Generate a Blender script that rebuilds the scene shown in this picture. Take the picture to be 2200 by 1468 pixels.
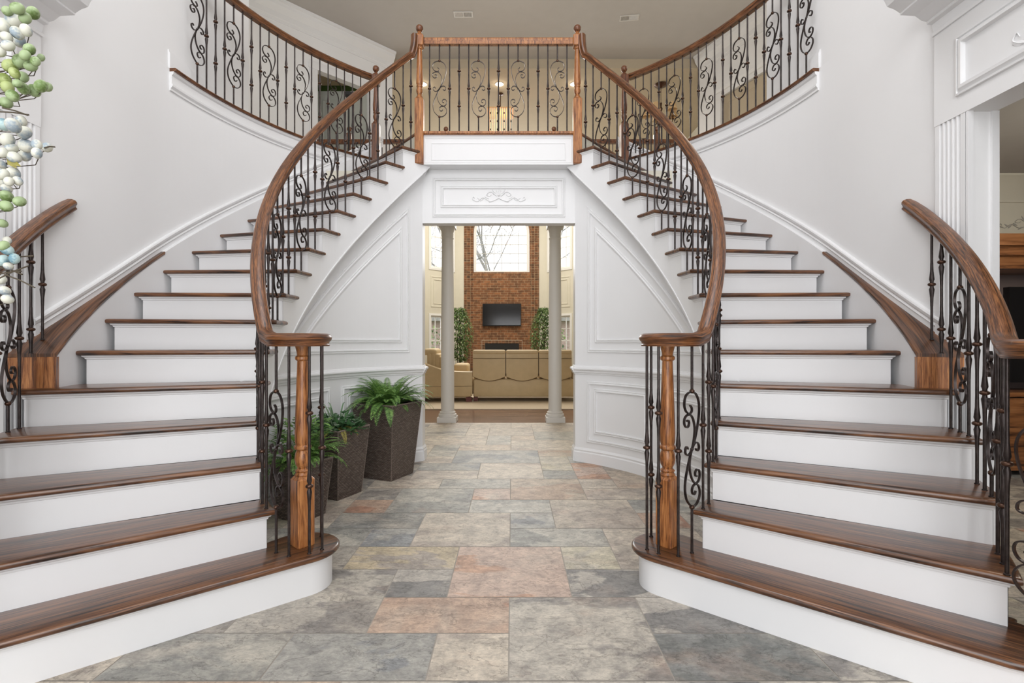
import bpy, math, random
from math import sin, cos, pi, atan2, sqrt, hypot, tan
from mathutils import Vector
random.seed(7)
for o in list(bpy.data.objects): bpy.data.objects.remove(o)
S = bpy.context.scene
COL = S.collection

# ---------------------------------------------------------------- camera
cam_d = bpy.data.cameras.new('camera'); cam = bpy.data.objects.new('camera', cam_d); COL.objects.link(cam)
cam.location = (0.132, 0.0, 1.185); cam.rotation_euler = (pi/2, 0, 0)
cam_d.sensor_width = 36; cam_d.lens = 36*1090.5/2200; cam_d.shift_y = 0.00082; cam_d.clip_start = 0.05
S.camera = cam

# ---------------------------------------------------------------- world, lights, exposure
S.view_settings.view_transform = 'Standard'; S.view_settings.look = 'None'
S.view_settings.exposure = -0.07; S.view_settings.gamma = 1.0; S.view_settings.use_curve_mapping = False
W = bpy.data.worlds.new('overcast_sky'); S.world = W; W.use_nodes = True
bg = W.node_tree.nodes['Background']; bg.inputs[0].default_value = (0.97, 0.98, 1.0, 1); bg.inputs[1].default_value = 2.6

def area(name, loc, rot, sx, sy, power, col=(1, 1, 1)):
    d = bpy.data.lights.new(name, 'AREA'); d.shape = 'RECTANGLE'; d.size = sx; d.size_y = sy
    d.energy = power; d.color = col
    o = bpy.data.objects.new(name, d); o.location = loc; o.rotation_euler = rot; COL.objects.link(o); return o
def point(name, loc, power, col, rad=0.1):
    d = bpy.data.lights.new(name, 'POINT'); d.energy = power; d.color = col; d.shadow_soft_size = rad
    o = bpy.data.objects.new(name, d); o.location = loc; COL.objects.link(o); return o
area('front_window_daylight', (0.0, -2.45, 2.9), (pi/2, 0, 0), 3.4, 5.2, 152, (0.985, 0.99, 1.0))
area('foyer_ceiling_fill', (0.0, 2.2, 5.9), (0, 0, 0), 2.6, 2.6, 98, (0.99, 0.985, 1.0))  # added soft fill under the ceiling, no chandelier hangs here
area('great_room_daylight', (-0.17, 13.2, 4.2), (-pi/2, 0, 0), 3.0, 2.2, 130, (0.97, 0.99, 1.0))
area('great_room_fill', (-0.2, 11.8, 5.78), (0, 0, 0), 4.0, 3.0, 290, (1.0, 0.94, 0.84))  # added broad fill to brighten the great room, not a fixture
area('passage_fill', (0.0, 6.4, 2.9), (0, 0, 0), 1.6, 1.4, 9, (1.0, 0.97, 0.92))  # added weak fill for the passage, no fitting there
point('upper_hall_fill', (-3.2, 5.6, 5.0), 19, (1.0, 0.95, 0.88), 0.25)  # three added point fills brighten the upper hall, without fixtures
point('upper_hall_fill', (3.1, 6.0, 5.0), 20, (1.0, 0.91, 0.78), 0.25)
point('upper_hall_fill', (0.0, 6.6, 4.6), 16, (1.0, 0.92, 0.82), 0.25)
area('side_room_fill', (4.4, 2.6, 2.3), (0.9, 0, 0.3), 1.0, 1.0, 26, (1.0, 0.93, 0.82))  # added fills, one per side room, no lamp stands there
area('side_room_fill', (-4.6, 2.8, 2.6), (0, 0, 0), 1.0, 1.0, 18, (1.0, 0.93, 0.82))

# ---------------------------------------------------------------- materials
MATS = {}
def nt(name):
    m = bpy.data.materials.new(name); m.use_nodes = True; MATS[name] = m
    t = m.node_tree; return m, t, t.nodes['Principled BSDF']
def N(t, typ, **kw):
    n = t.nodes.new(typ)
    for k, v in kw.items():
        if k in n.inputs: n.inputs[k].default_value = v
        else: setattr(n, k, v)
    return n
def plain(name, col, rough=0.5, metal=0.0, spec=0.5, var=0.0, scale=6.0, bump=0.0, bscale=200):
    m, t, b = nt(name)
    b.inputs['Base Color'].default_value = (*col, 1); b.inputs['Roughness'].default_value = rough
    b.inputs['Metallic'].default_value = metal; b.inputs['Specular IOR Level'].default_value = spec
    tc = N(t, 'ShaderNodeTexCoord')
    if var:
        no = N(t, 'ShaderNodeTexNoise', Scale=scale, Detail=4.0); t.links.new(tc.outputs['Object'], no.inputs['Vector'])
        r = N(t, 'ShaderNodeValToRGB'); r.color_ramp.elements[0].position = 0.3; r.color_ramp.elements[1].position = 0.7
        r.color_ramp.elements[0].color = (*[c*(1-var) for c in col], 1); r.color_ramp.elements[1].color = (*[min(1, c*(1+var)) for c in col], 1)
        t.links.new(no.outputs['Fac'], r.inputs[0]); t.links.new(r.outputs[0], b.inputs['Base Color'])
    if bump:
        n2 = N(t, 'ShaderNodeTexNoise', Scale=bscale, Detail=2.0); t.links.new(tc.outputs['Object'], n2.inputs['Vector'])
        bp = N(t, 'ShaderNodeBump', Strength=bump, Distance=0.001); t.links.new(n2.outputs['Fac'], bp.inputs['Height']); t.links.new(bp.outputs[0], b.inputs['Normal'])
    return m
def wood(name, dark, mid, light, rough=0.3, coord='UV', stretch=(2.2, 55, 55), coat=0.3):
    m, t, b = nt(name)
    tc = N(t, 'ShaderNodeTexCoord'); mp = N(t, 'ShaderNodeMapping'); mp.inputs['Scale'].default_value = stretch
    t.links.new(tc.outputs[coord], mp.inputs[0])
    n1 = N(t, 'ShaderNodeTexNoise', Scale=1.0, Detail=5.0, Roughness=0.65, Distortion=0.6); t.links.new(mp.outputs[0], n1.inputs['Vector'])
    mp2 = N(t, 'ShaderNodeMapping'); mp2.inputs['Scale'].default_value = tuple(s*0.28 for s in stretch)
    t.links.new(tc.outputs[coord], mp2.inputs[0])
    n2 = N(t, 'ShaderNodeTexNoise', Scale=1.0, Detail=3.0, Distortion=1.2); t.links.new(mp2.outputs[0], n2.inputs['Vector'])
    mx = N(t, 'ShaderNodeMath', operation='MULTIPLY_ADD'); t.links.new(n1.outputs['Fac'], mx.inputs[0]); mx.inputs[1].default_value = 0.62
    m3 = N(t, 'ShaderNodeMath', operation='MULTIPLY'); t.links.new(n2.outputs['Fac'], m3.inputs[0]); m3.inputs[1].default_value = 0.38
    t.links.new(m3.outputs[0], mx.inputs[2])
    r = N(t, 'ShaderNodeValToRGB'); e = r.color_ramp.elements
    e[0].position = 0.40; e[0].color = (*dark, 1); e[1].position = 0.60; e[1].color = (*light, 1)
    k = e.new(0.48); k.color = (*mid, 1)
    t.links.new(mx.outputs[0], r.inputs[0]); t.links.new(r.outputs[0], b.inputs['Base Color'])
    b.inputs['Roughness'].default_value = rough; b.inputs['Coat Weight'].default_value = coat; b.inputs['Coat Roughness'].default_value = 0.15
    bp = N(t, 'ShaderNodeBump', Strength=0.15, Distance=0.002); t.links.new(n1.outputs['Fac'], bp.inputs['Height']); t.links.new(bp.outputs[0], b.inputs['Normal'])
    return m
WALLC = (0.775, 0.775, 0.78)
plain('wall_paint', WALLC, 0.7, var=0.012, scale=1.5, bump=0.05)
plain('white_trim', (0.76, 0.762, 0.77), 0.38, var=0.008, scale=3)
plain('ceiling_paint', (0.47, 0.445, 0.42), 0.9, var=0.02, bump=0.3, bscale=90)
plain('tan_paint', (0.46, 0.385, 0.28), 0.85, var=0.02)
plain('cream_paint', (0.66, 0.63, 0.53), 0.7, var=0.02)
plain('column_paint', (0.68, 0.665, 0.65), 0.45)
wood('tread_wood', (0.014, 0.006, 0.003), (0.085, 0.032, 0.013), (0.20, 0.085, 0.034), 0.33, stretch=(4.0, 95, 95), coat=0.45)
wood('rail_wood', (0.016, 0.006, 0.003), (0.105, 0.036, 0.012), (0.27, 0.112, 0.042), 0.34, stretch=(12, 260, 260), coat=0.15)
wood('newel_wood', (0.11, 0.034, 0.010), (0.28, 0.100, 0.028), (0.50, 0.215, 0.070), 0.36, coord='Object', stretch=(110, 110, 7), coat=0.12)
wood('dark_newel_wood', (0.02, 0.006, 0.003), (0.11, 0.036, 0.014), (0.22, 0.085, 0.034), 0.34, coord='Object', stretch=(110, 110, 7), coat=0.15)
wood('floor_wood', (0.06, 0.028, 0.018), (0.15, 0.075, 0.048), (0.22, 0.12, 0.08), 0.25, coord='Object', stretch=(3, 30, 30))
wood('cabinet_wood', (0.05, 0.018, 0.008), (0.22, 0.085, 0.03), (0.34, 0.15, 0.06), 0.35, coord='Object', stretch=(2, 30, 30))
plain('wrought_iron', (0.042, 0.032, 0.030), 0.30, metal=0.6, var=0.5, scale=25, bump=0.3, bscale=120)
plain('bronze_iron', (0.085, 0.045, 0.030), 0.3, metal=0.75, var=0.4, scale=40)
plain('leather', (0.55, 0.42, 0.245), 0.5, var=0.05, scale=8)
plain('dark_leather_seam', (0.10, 0.06, 0.03), 0.6)
plain('rug_beige', (0.50, 0.42, 0.32), 0.95, var=0.06, scale=60, bump=0.5)
plain('black_gloss', (0.006, 0.006, 0.008), 0.12)
plain('black_matte', (0.012, 0.012, 0.012), 0.7)
plain('red_wood_foot', (0.12, 0.02, 0.015), 0.4)
plain('window_white', (0.80, 0.80, 0.78), 0.5)
plain('mullion_grey', (0.42, 0.42, 0.40), 0.5)
plain('soil', (0.02, 0.015, 0.01), 0.9, var=0.4, scale=40)
plain('bark', (0.10, 0.075, 0.055), 0.8, var=0.3, scale=20)
plain('grey_bark', (0.27, 0.26, 0.245), 0.9, var=0.2, scale=6)
plain('vent_metal', (0.62, 0.60, 0.57), 0.5)
plain('vent_dark', (0.10, 0.095, 0.09), 0.6)
plain('grass', (0.14, 0.20, 0.07), 0.9, var=0.3, scale=3)
plain('shrub_green', (0.20, 0.26, 0.10), 0.9, var=0.3, scale=8)
plain('house_brick', (0.34, 0.25, 0.22), 0.9, var=0.2, scale=12)
plain('door_greygreen', (0.36, 0.37, 0.33), 0.45)
plain('shade_amber', (0.72, 0.50, 0.27), 0.7)
plain('mauve_panel', (0.22, 0.17, 0.16), 0.6)
plain('stencil_grey', (0.40, 0.38, 0.34), 0.7)
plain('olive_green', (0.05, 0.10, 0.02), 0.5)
plain('twig', (0.07, 0.055, 0.035), 0.7)
def leafmat(name, c1, c2, rough=0.4):
    m, t, b = nt(name)
    g = N(t, 'ShaderNodeNewGeometry'); r = N(t, 'ShaderNodeValToRGB')
    r.color_ramp.elements[0].color = (*c1, 1); r.color_ramp.elements[1].color = (*c2, 1)
    t.links.new(g.outputs['Random Per Island'], r.inputs[0]); t.links.new(r.outputs[0], b.inputs['Base Color'])
    b.inputs['Roughness'].default_value = rough
    tr = N(t, 'ShaderNodeBsdfTranslucent'); t.links.new(r.outputs[0], tr.inputs[0])
    mx = N(t, 'ShaderNodeMixShader'); mx.inputs[0].default_value = 0.3
    t.links.new(b.outputs[0], mx.inputs[1]); t.links.new(tr.outputs[0], mx.inputs[2])
    t.links.new(mx.outputs[0], t.nodes['Material Output'].inputs[0])
leafmat('fern_green', (0.05, 0.14, 0.03), (0.24, 0.42, 0.10))
leafmat('ivy_green', (0.03, 0.10, 0.035), (0.12, 0.26, 0.10))
leafmat('pale_leaf', (0.16, 0.28, 0.15), (0.36, 0.45, 0.32))
leafmat('ficus_green', (0.02, 0.07, 0.018), (0.26, 0.38, 0.13))
leafmat('yellow_leaf', (0.30, 0.28, 0.05), (0.40, 0.34, 0.10))
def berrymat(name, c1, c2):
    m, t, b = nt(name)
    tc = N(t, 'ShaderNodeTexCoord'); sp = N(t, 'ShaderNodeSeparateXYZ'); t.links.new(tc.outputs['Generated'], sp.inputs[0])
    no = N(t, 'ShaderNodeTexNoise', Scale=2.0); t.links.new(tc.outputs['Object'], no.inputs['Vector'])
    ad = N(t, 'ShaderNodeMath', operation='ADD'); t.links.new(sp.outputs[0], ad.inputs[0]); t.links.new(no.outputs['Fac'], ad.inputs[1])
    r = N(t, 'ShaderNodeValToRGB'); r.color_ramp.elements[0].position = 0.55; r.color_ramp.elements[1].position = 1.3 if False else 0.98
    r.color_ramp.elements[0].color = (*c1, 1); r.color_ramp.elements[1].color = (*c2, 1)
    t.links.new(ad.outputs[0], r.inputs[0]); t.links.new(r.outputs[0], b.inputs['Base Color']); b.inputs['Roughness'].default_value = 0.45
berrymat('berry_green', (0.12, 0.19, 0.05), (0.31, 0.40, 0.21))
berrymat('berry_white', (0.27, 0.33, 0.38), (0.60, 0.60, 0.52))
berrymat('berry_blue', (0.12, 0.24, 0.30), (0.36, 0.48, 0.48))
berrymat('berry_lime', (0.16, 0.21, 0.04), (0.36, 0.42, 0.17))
def emit(name, col, s):
    m, t, b = nt(name); b.inputs['Base Color'].default_value = (*col, 1)
    b.inputs['Emission Color'].default_value = (*col, 1); b.inputs['Emission Strength'].default_value = s
emit('lamp_glow', (1.0, 0.80, 0.55), 2.2)
emit('lantern_glow', (0.70, 0.68, 0.56), 0.05)
def glass():
    m, t, b = nt('window_glass')
    for l in list(t.links): t.links.remove(l)
    tr = N(t, 'ShaderNodeBsdfTransparent'); gl = N(t, 'ShaderNodeBsdfGlossy', Roughness=0.03)
    mx = N(t, 'ShaderNodeMixShader'); mx.inputs[0].default_value = 0.05
    t.links.new(tr.outputs[0], mx.inputs[1]); t.links.new(gl.outputs[0], mx.inputs[2]); t.links.new(mx.outputs[0], t.nodes['Material Output'].inputs[0])
glass()
def bricks(name, bw, bh, off, c1, c2, mort, ms=0.0048):
    m, t, b = nt(name)
    tc = N(t, 'ShaderNodeTexCoord'); sp = N(t, 'ShaderNodeSeparateXYZ'); cb = N(t, 'ShaderNodeCombineXYZ')
    t.links.new(tc.outputs['Object'], sp.inputs[0]); t.links.new(sp.outputs[0], cb.inputs[0]); t.links.new(sp.outputs[2], cb.inputs[1])
    br = N(t, 'ShaderNodeTexBrick', Scale=1.0); br.offset = off
    br.inputs['Brick Width'].default_value = bw; br.inputs['Row Height'].default_value = bh; br.inputs['Mortar Size'].default_value = ms
    br.inputs['Color1'].default_value = (*c1, 1); br.inputs['Color2'].default_value = (*c2, 1); br.inputs['Mortar'].default_value = (*mort, 1)
    t.links.new(cb.outputs[0], br.inputs['Vector'])
    no = N(t, 'ShaderNodeTexNoise', Scale=9.0, Detail=5.0); t.links.new(tc.outputs['Object'], no.inputs['Vector'])
    r = N(t, 'ShaderNodeValToRGB'); r.color_ramp.elements[0].position = 0.36; r.color_ramp.elements[0].color = (0.42, 0.38, 0.34, 1)
    r.color_ramp.elements[1].position = 0.55; r.color_ramp.elements[1].color = (1, 1, 1, 1)
    t.links.new(no.outputs['Fac'], r.inputs[0])
    mx = N(t, 'ShaderNodeMixRGB', blend_type='MULTIPLY'); mx.inputs[0].default_value = 0.7
    t.links.new(br.outputs['Color'], mx.inputs[1]); t.links.new(r.outputs[0], mx.inputs[2]); t.links.new(mx.outputs[0], b.inputs['Base Color'])
    b.inputs['Roughness'].default_value = 0.85
    bp = N(t, 'ShaderNodeBump', Strength=0.4, Distance=0.01); bp.invert = True; t.links.new(br.outputs['Fac'], bp.inputs['Height']); t.links.new(bp.outputs[0], b.inputs['Normal'])
bricks('fireplace_brick', 0.2, 0.07, 0.5, (0.30, 0.125, 0.052), (0.16, 0.072, 0.034), (0.36, 0.26, 0.16))
bricks('fireplace_brick_stack', 0.1, 0.07, 0.0, (0.25, 0.10, 0.042), (0.11, 0.055, 0.028), (0.36, 0.26, 0.16))
def wicker():
    m, t, b = nt('wicker')
    tc = N(t, 'ShaderNodeTexCoord')
    br = N(t, 'ShaderNodeTexBrick', Scale=1.0); br.offset = 0.5
    br.inputs['Brick Width'].default_value = 0.026; br.inputs['Row Height'].default_value = 0.0105; br.inputs['Mortar Size'].default_value = 0.0022
    br.inputs['Mortar Smooth'].default_value = 0.6
    br.inputs['Color1'].default_value = (0.10, 0.070, 0.055, 1); br.inputs['Color2'].default_value = (0.20, 0.155, 0.13, 1); br.inputs['Mortar'].default_value = (0.008, 0.006, 0.005, 1)
    t.links.new(tc.outputs['UV'], br.inputs['Vector']); t.links.new(br.outputs['Color'], b.inputs['Base Color']); b.inputs['Roughness'].default_value = 0.4
    bp = N(t, 'ShaderNodeBump', Strength=0.8, Distance=0.003); bp.invert = True; t.links.new(br.outputs['Fac'], bp.inputs['Height']); t.links.new(bp.outputs[0], b.inputs['Normal'])
wicker()
plain('wicker_edge', (0.16, 0.125, 0.105), 0.45, var=0.5, scale=90)
def slate():
    m, t, b = nt('slate_tile')
    at = N(t, 'ShaderNodeAttribute', attribute_name='tile'); off = N(t, 'ShaderNodeAttribute', attribute_name='shift'); ac = N(t, 'ShaderNodeAttribute', attribute_name='accent')
    tc = N(t, 'ShaderNodeTexCoord'); ad = N(t, 'ShaderNodeVectorMath', operation='ADD')
    t.links.new(tc.outputs['Object'], ad.inputs[0]); t.links.new(off.outputs['Vector'], ad.inputs[1])
    mp = N(t, 'ShaderNodeMapping'); mp.inputs['Rotation'].default_value = (0, 0, 0.6); mp.inputs['Scale'].default_value = (1.0, 2.0, 1.0); t.links.new(ad.outputs[0], mp.inputs[0])
    def noise(sc, det, ro, di, p0, c0, p1, c1, vec=None, mid=None):
        n = N(t, 'ShaderNodeTexNoise', Scale=sc, Detail=det, Roughness=ro, Distortion=di); t.links.new((vec or ad).outputs[0], n.inputs['Vector'])
        r = N(t, 'ShaderNodeValToRGB'); e = r.color_ramp.elements; e[0].position = p0; e[0].color = (*c0, 1); e[1].position = p1; e[1].color = (*c1, 1)
        if mid: k = e.new(mid[0]); k.color = (*mid[1], 1)
        t.links.new(n.outputs['Fac'], r.inputs[0]); return n, r
    def mix(f, a, b_, mode='MIX'):
        x = N(t, 'ShaderNodeMixRGB', blend_type=mode)
        if isinstance(f, float): x.inputs[0].default_value = f
        else: t.links.new(f, x.inputs[0])
        t.links.new(a, x.inputs[1])
        if isinstance(b_, tuple): x.inputs[2].default_value = (*b_, 1)
        else: t.links.new(b_, x.inputs[2])
        return x.outputs[0]
    # large patches with crisp, ragged borders in the accent colour
    n1, r1 = noise(1.5, 12.0, 0.58, 0.5, 0.515, (0,0,0), 0.545, (1,1,1), mp)
    mf = N(t, 'ShaderNodeMath', operation='MULTIPLY'); t.links.new(r1.outputs[0], mf.inputs[0]); t.links.new(ac.outputs['Alpha'], mf.inputs[1])
    c = mix(mf.outputs[0], at.outputs['Color'], ac.outputs['Color'])
    # soft cream / rust washes shared by all tiles
    n2, r2 = noise(2.1, 6.0, 0.6, 0.8, 0.52, (0,0,0), 0.72, (0.55,0.55,0.55)); c = mix(r2.outputs[0], c, (0.56, 0.50, 0.42))
    n3, r3 = noise(1.7, 8.0, 0.62, 0.6, 0.56, (0,0,0), 0.70, (0.35,0.35,0.35), mp); c = mix(r3.outputs[0], c, (0.40, 0.26, 0.19))
    # mottling, wrinkles and dark hairlines
    n4, r4 = noise(9.0, 12.0, 0.72, 0.4, 0.38, (0.66,0.66,0.67), 0.60, (1.14,1.13,1.11)); c = mix(0.85, c, r4.outputs[0], 'MULTIPLY')
    n5, r5 = noise(34.0, 8.0, 0.75, 0.9, 0.40, (0.72,0.72,0.73), 0.58, (1.10,1.10,1.09), mp); c = mix(0.8, c, r5.outputs[0], 'MULTIPLY')
    n6, r6 = noise(4.2, 10.0, 0.62, 0.5, 0.488, (1,1,1), 0.512, (1,1,1), mp, (0.5, (0.45,0.44,0.43))); c = mix(0.75, c, r6.outputs[0], 'MULTIPLY')
    t.links.new(c, b.inputs['Base Color']); b.inputs['Roughness'].default_value = 0.5
    sm = N(t, 'ShaderNodeMath', operation='MULTIPLY_ADD'); t.links.new(n5.outputs['Fac'], sm.inputs[0]); sm.inputs[1].default_value = 0.4; t.links.new(n4.outputs['Fac'], sm.inputs[2])
    bp = N(t, 'ShaderNodeBump', Strength=0.45, Distance=0.006); t.links.new(sm.outputs[0], bp.inputs['Height']); t.links.new(bp.outputs[0], b.inputs['Normal'])
slate()
plain('grout', (0.34, 0.31, 0.27), 0.9)

# ---------------------------------------------------------------- mesh helpers
class MB:
    def __init__(s): s.v = []; s.f = []; s.uv = []
    def add(s, vs, fs, uvs=None):
        b = len(s.v); s.v += [tuple(p) for p in vs]
        for f in fs:
            s.f.append([i+b for i in f])
            s.uv.append([uvs[i] for i in f] if uvs else [(0, 0)]*len(f))
        return s
    def box(s, x0, x1, y0, y1, z0, z1):
        s.add([(x0,y0,z0),(x1,y0,z0),(x1,y1,z0),(x0,y1,z0),(x0,y0,z1),(x1,y0,z1),(x1,y1,z1),(x0,y1,z1)],
              [(0,3,2,1),(4,5,6,7),(0,1,5,4),(1,2,6,5),(2,3,7,6),(3,0,4,7)]); return s
    def obox(s, c, ax, ay, hx, hy, z0, z1):   # oriented box, ax/ay unit 2d vectors
        P = [(c[0]+ax[0]*i*hx+ay[0]*j*hy, c[1]+ax[1]*i*hx+ay[1]*j*hy) for i, j in ((-1,-1),(1,-1),(1,1),(-1,1))]
        s.add([(x,y,z0) for x,y in P]+[(x,y,z1) for x,y in P], [(0,3,2,1),(4,5,6,7),(0,1,5,4),(1,2,6,5),(2,3,7,6),(3,0,4,7)]); return s
    def quad(s, a, b, c, d): s.add([a,b,c,d], [(0,1,2,3)]); return s
    def prism(s, poly, z0, z1):
        n = len(poly); s.add([(x,y,z0) for x,y in poly]+[(x,y,z1) for x,y in poly],
            [tuple(range(n-1,-1,-1)), tuple(range(n,2*n))]+[(i,(i+1)%n,n+(i+1)%n,n+i) for i in range(n)]); return s
    def lathe(s, prof, c=(0,0,0), seg=20, caps=True):
        vs = []; n = seg
        for r, z in prof:
            for k in range(n):
                a = 2*pi*k/n; vs.append((c[0]+r*cos(a), c[1]+r*sin(a), c[2]+z))
        fs = [(i*n+k, i*n+(k+1)%n, (i+1)*n+(k+1)%n, (i+1)*n+k) for i in range(len(prof)-1) for k in range(n)]
        if caps: fs += [tuple(range(n-1,-1,-1)), tuple((len(prof)-1)*n+k for k in range(n))]
        s.add(vs, fs); return s
    def sweep(s, path, sides, prof, closed=False, caps=True):
        n = len(path); m = len(prof); vs = []; uvs = []; L = 0
        P = [Vector(p) for p in path]
        for i in range(n):
            if closed: t = P[(i+1)%n]-P[i-1]
            else: t = P[min(i+1,n-1)]-P[max(i-1,0)]
            t.normalize(); sd = Vector(sides[i]); sd = (sd - t*sd.dot(t)).normalized(); up = sd.cross(t)
            if i: L += (P[i]-P[i-1]).length
            w = 0
            for j, (a, b) in enumerate(prof):
                vs.append(P[i]+sd*a+up*b); uvs.append((L, w))
                q = prof[(j+1)%m]; w += hypot(q[0]-a, q[1]-b)
        fs = []
        for i in range(n if closed else n-1):
            for j in range(m):
                a, b = i*m+j, i*m+(j+1)%m; c, d = ((i+1)%n)*m+(j+1)%m, ((i+1)%n)*m+j
                fs.append((a,b,c,d))
        if caps and not closed: fs += [tuple(range(m-1,-1,-1)), tuple((n-1)*m+j for j in range(m))]
        s.add(vs, fs, uvs); return s
    def tube(s, path, r, seg=6):
        P = [Vector(p) for p in path]; n = len(P)
        rs = r if isinstance(r, (list, tuple)) else [r]*n
        t0 = (P[1]-P[0]).normalized(); ref = Vector((0,0,1)) if abs(t0.z) < 0.9 else Vector((1,0,0))
        u = t0.cross(ref).normalized(); vs = []
        for i in range(n):
            t = (P[min(i+1,n-1)]-P[max(i-1,0)]).normalized(); u = (u-t*u.dot(t)).normalized(); w = t.cross(u)
            for k in range(seg):
                a = 2*pi*k/seg; vs.append(P[i]+(u*cos(a)+w*sin(a))*rs[i])
        fs = [(i*seg+k, i*seg+(k+1)%seg, (i+1)*seg+(k+1)%seg, (i+1)*seg+k) for i in range(n-1) for k in range(seg)]
        fs += [tuple(range(seg-1,-1,-1)), tuple((n-1)*seg+k for k in range(seg))]
        s.add(vs, fs); return s
    def slab(s, poly, layers, uvf=None):
        n = len(poly); vs = []; uvs = []
        for z, d in layers:
            q = inset(poly, d)
            for x, y in q:
                vs.append((x, y, z)); u = uvf(x, y) if uvf else (x, y); uvs.append((u[0], u[1]+z*0.7))
        fs = []
        m = len(layers)
        for i in range(m-1):
            for k in range(n): fs.append((i*n+k, i*n+(k+1)%n, (i+1)*n+(k+1)%n, (i+1)*n+k))
        fs += [tuple(range(n-1,-1,-1)), tuple((m-1)*n+k for k in range(n))]
        s.add(vs, fs, uvs); return s
    def ball(s, c, r, seg=12, rings=8, sz=1.0, ax=None):
        vs = []; 
        for i in range(rings+1):
            p = pi*i/rings
            for k in range(seg):
                a = 2*pi*k/seg; vs.append((c[0]+r*sin(p)*cos(a), c[1]+r*sin(p)*sin(a), c[2]-r*sz*cos(p)))
        s.add(vs, [(i*seg+k, i*seg+(k+1)%seg, (i+1)*seg+(k+1)%seg, (i+1)*seg+k) for i in range(rings) for k in range(seg)]); return s
def inset(poly, d):
    if abs(d) < 1e-7: return list(poly)
    A = sum(poly[i][0]*poly[(i+1)%len(poly)][1]-poly[(i+1)%len(poly)][0]*poly[i][1] for i in range(len(poly)))
    sg = 1 if A > 0 else -1; n = len(poly); out = []
    for i in range(n):
        a, b, c = poly[i-1], poly[i], poly[(i+1)%n]
        e1 = Vector((b[0]-a[0], b[1]-a[1])); e2 = Vector((c[0]-b[0], c[1]-b[1]))
        if e1.length < 1e-9: e1 = e2
        if e2.length < 1e-9: e2 = e1
        e1.normalize(); e2.normalize()
        n1 = Vector((-e1.y, e1.x))*sg; n2 = Vector((-e2.y, e2.x))*sg; m = n1+n2
        if m.length < 1e-6: m = n1
        m.normalize(); k = d/max(0.35, m.dot(n1)); out.append((b[0]+m.x*k, b[1]+m.y*k))
    return out
def ring_frame(mb, fn, poly, prof, sub=0.06):
    """mitred picture-frame moulding: fn(a,z,n)->xyz ; prof [(inset, height)]"""
    pts = []
    n = len(poly)
    q = []
    for i in range(n):
        a, b = poly[i], poly[(i+1)%n]; L = hypot(b[0]-a[0], b[1]-a[1]); k = max(1, int(L/sub))
        for j in range(k): q.append((i, j/k))
    rings = []
    for o, h in prof:
        ip = inset(poly, o); r = []
        for i, f in q:
            a, b = ip[i], ip[(i+1)%n]; r.append(fn(a[0]+(b[0]-a[0])*f, a[1]+(b[1]-a[1])*f, h))
        rings.append(r)
    m = len(q); vs = [p for r in rings for p in r]
    fs = [(i*m+k, i*m+(k+1)%m, (i+1)*m+(k+1)%m, (i+1)*m+k) for i in range(len(prof)-1) for k in range(m)]
    mb.add(vs, fs)
def band(mb, fn, path, prof):
    """open moulding run: path [(a,z)], prof [(dz, n)]"""
    m = len(path); vs = [fn(a, z+dz, h) for dz, h in prof for a, z in path]
    mb.add(vs, [(i*m+k, i*m+k+1, (i+1)*m+k+1, (i+1)*m+k) for i in range(len(prof)-1) for k in range(m-1)])
    k = len(prof)
    mb.add([fn(path[0][0], path[0][1]+dz, h) for dz, h in prof], [tuple(range(k))])
    mb.add([fn(path[-1][0], path[-1][1]+dz, h) for dz, h in prof], [tuple(range(k))])

def setp(o, label=None, cat=None, group=None, kind=None):
    if label: o['label'] = label
    if cat: o['category'] = cat
    if group: o['group'] = group
    if kind: o['kind'] = kind
    return o
def mesh(name, mb, mat, off=(0,0,0), smooth=32):
    me = bpy.data.meshes.new(name)
    me.from_pydata([(p[0]-off[0], p[1]-off[1], p[2]-off[2]) for p in mb.v], [], mb.f)
    uvl = me.uv_layers.new(name='UVMap'); k = 0
    flat = [c for f in mb.uv for uv in f for c in uv]
    uvl.data.foreach_set('uv', flat)
    mats = mat if isinstance(mat, (list, tuple)) else [mat]
    for m in mats: me.materials.append(MATS[m])
    me.validate(); 
    if smooth:
        me.polygons.foreach_set('use_smooth', [True]*len(me.polygons)); me.set_sharp_from_angle(angle=math.radians(smooth))
    me.update(); return me
def obj(name, mb, mat, parent=None, smooth=32, label=None):
    org = WORLD(parent) if parent else (0,0,0)
    o = bpy.data.objects.new(name, mesh(name, mb, mat, org, smooth)); COL.objects.link(o)
    if parent: o.parent = parent
    if label: o['label'] = label
    return o
_W = {}
def WORLD(p):
    if p.name in _W: return _W[p.name]
    L = (0.0, 0.0, 0.0)
    q = p
    while q:
        L = (L[0]+q.location[0], L[1]+q.location[1], L[2]+q.location[2]); q = q.parent
    return L
def thing(name, label, cat, loc=(0,0,0), group=None):
    o = bpy.data.objects.new(name, None); COL.objects.link(o); o.location = loc; o.empty_display_size = 0.1
    return setp(o, label, cat, group)
def structure(name, mb, mat, smooth=32, label=None):
    o = obj(name, mb, mat, None, smooth); o['kind'] = 'structure'
    if label: o['label'] = label
    return o
def single(name, mb, mat, label, cat, group=None, smooth=32):
    return setp(obj(name, mb, mat, None, smooth), label, cat, group)

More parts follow.
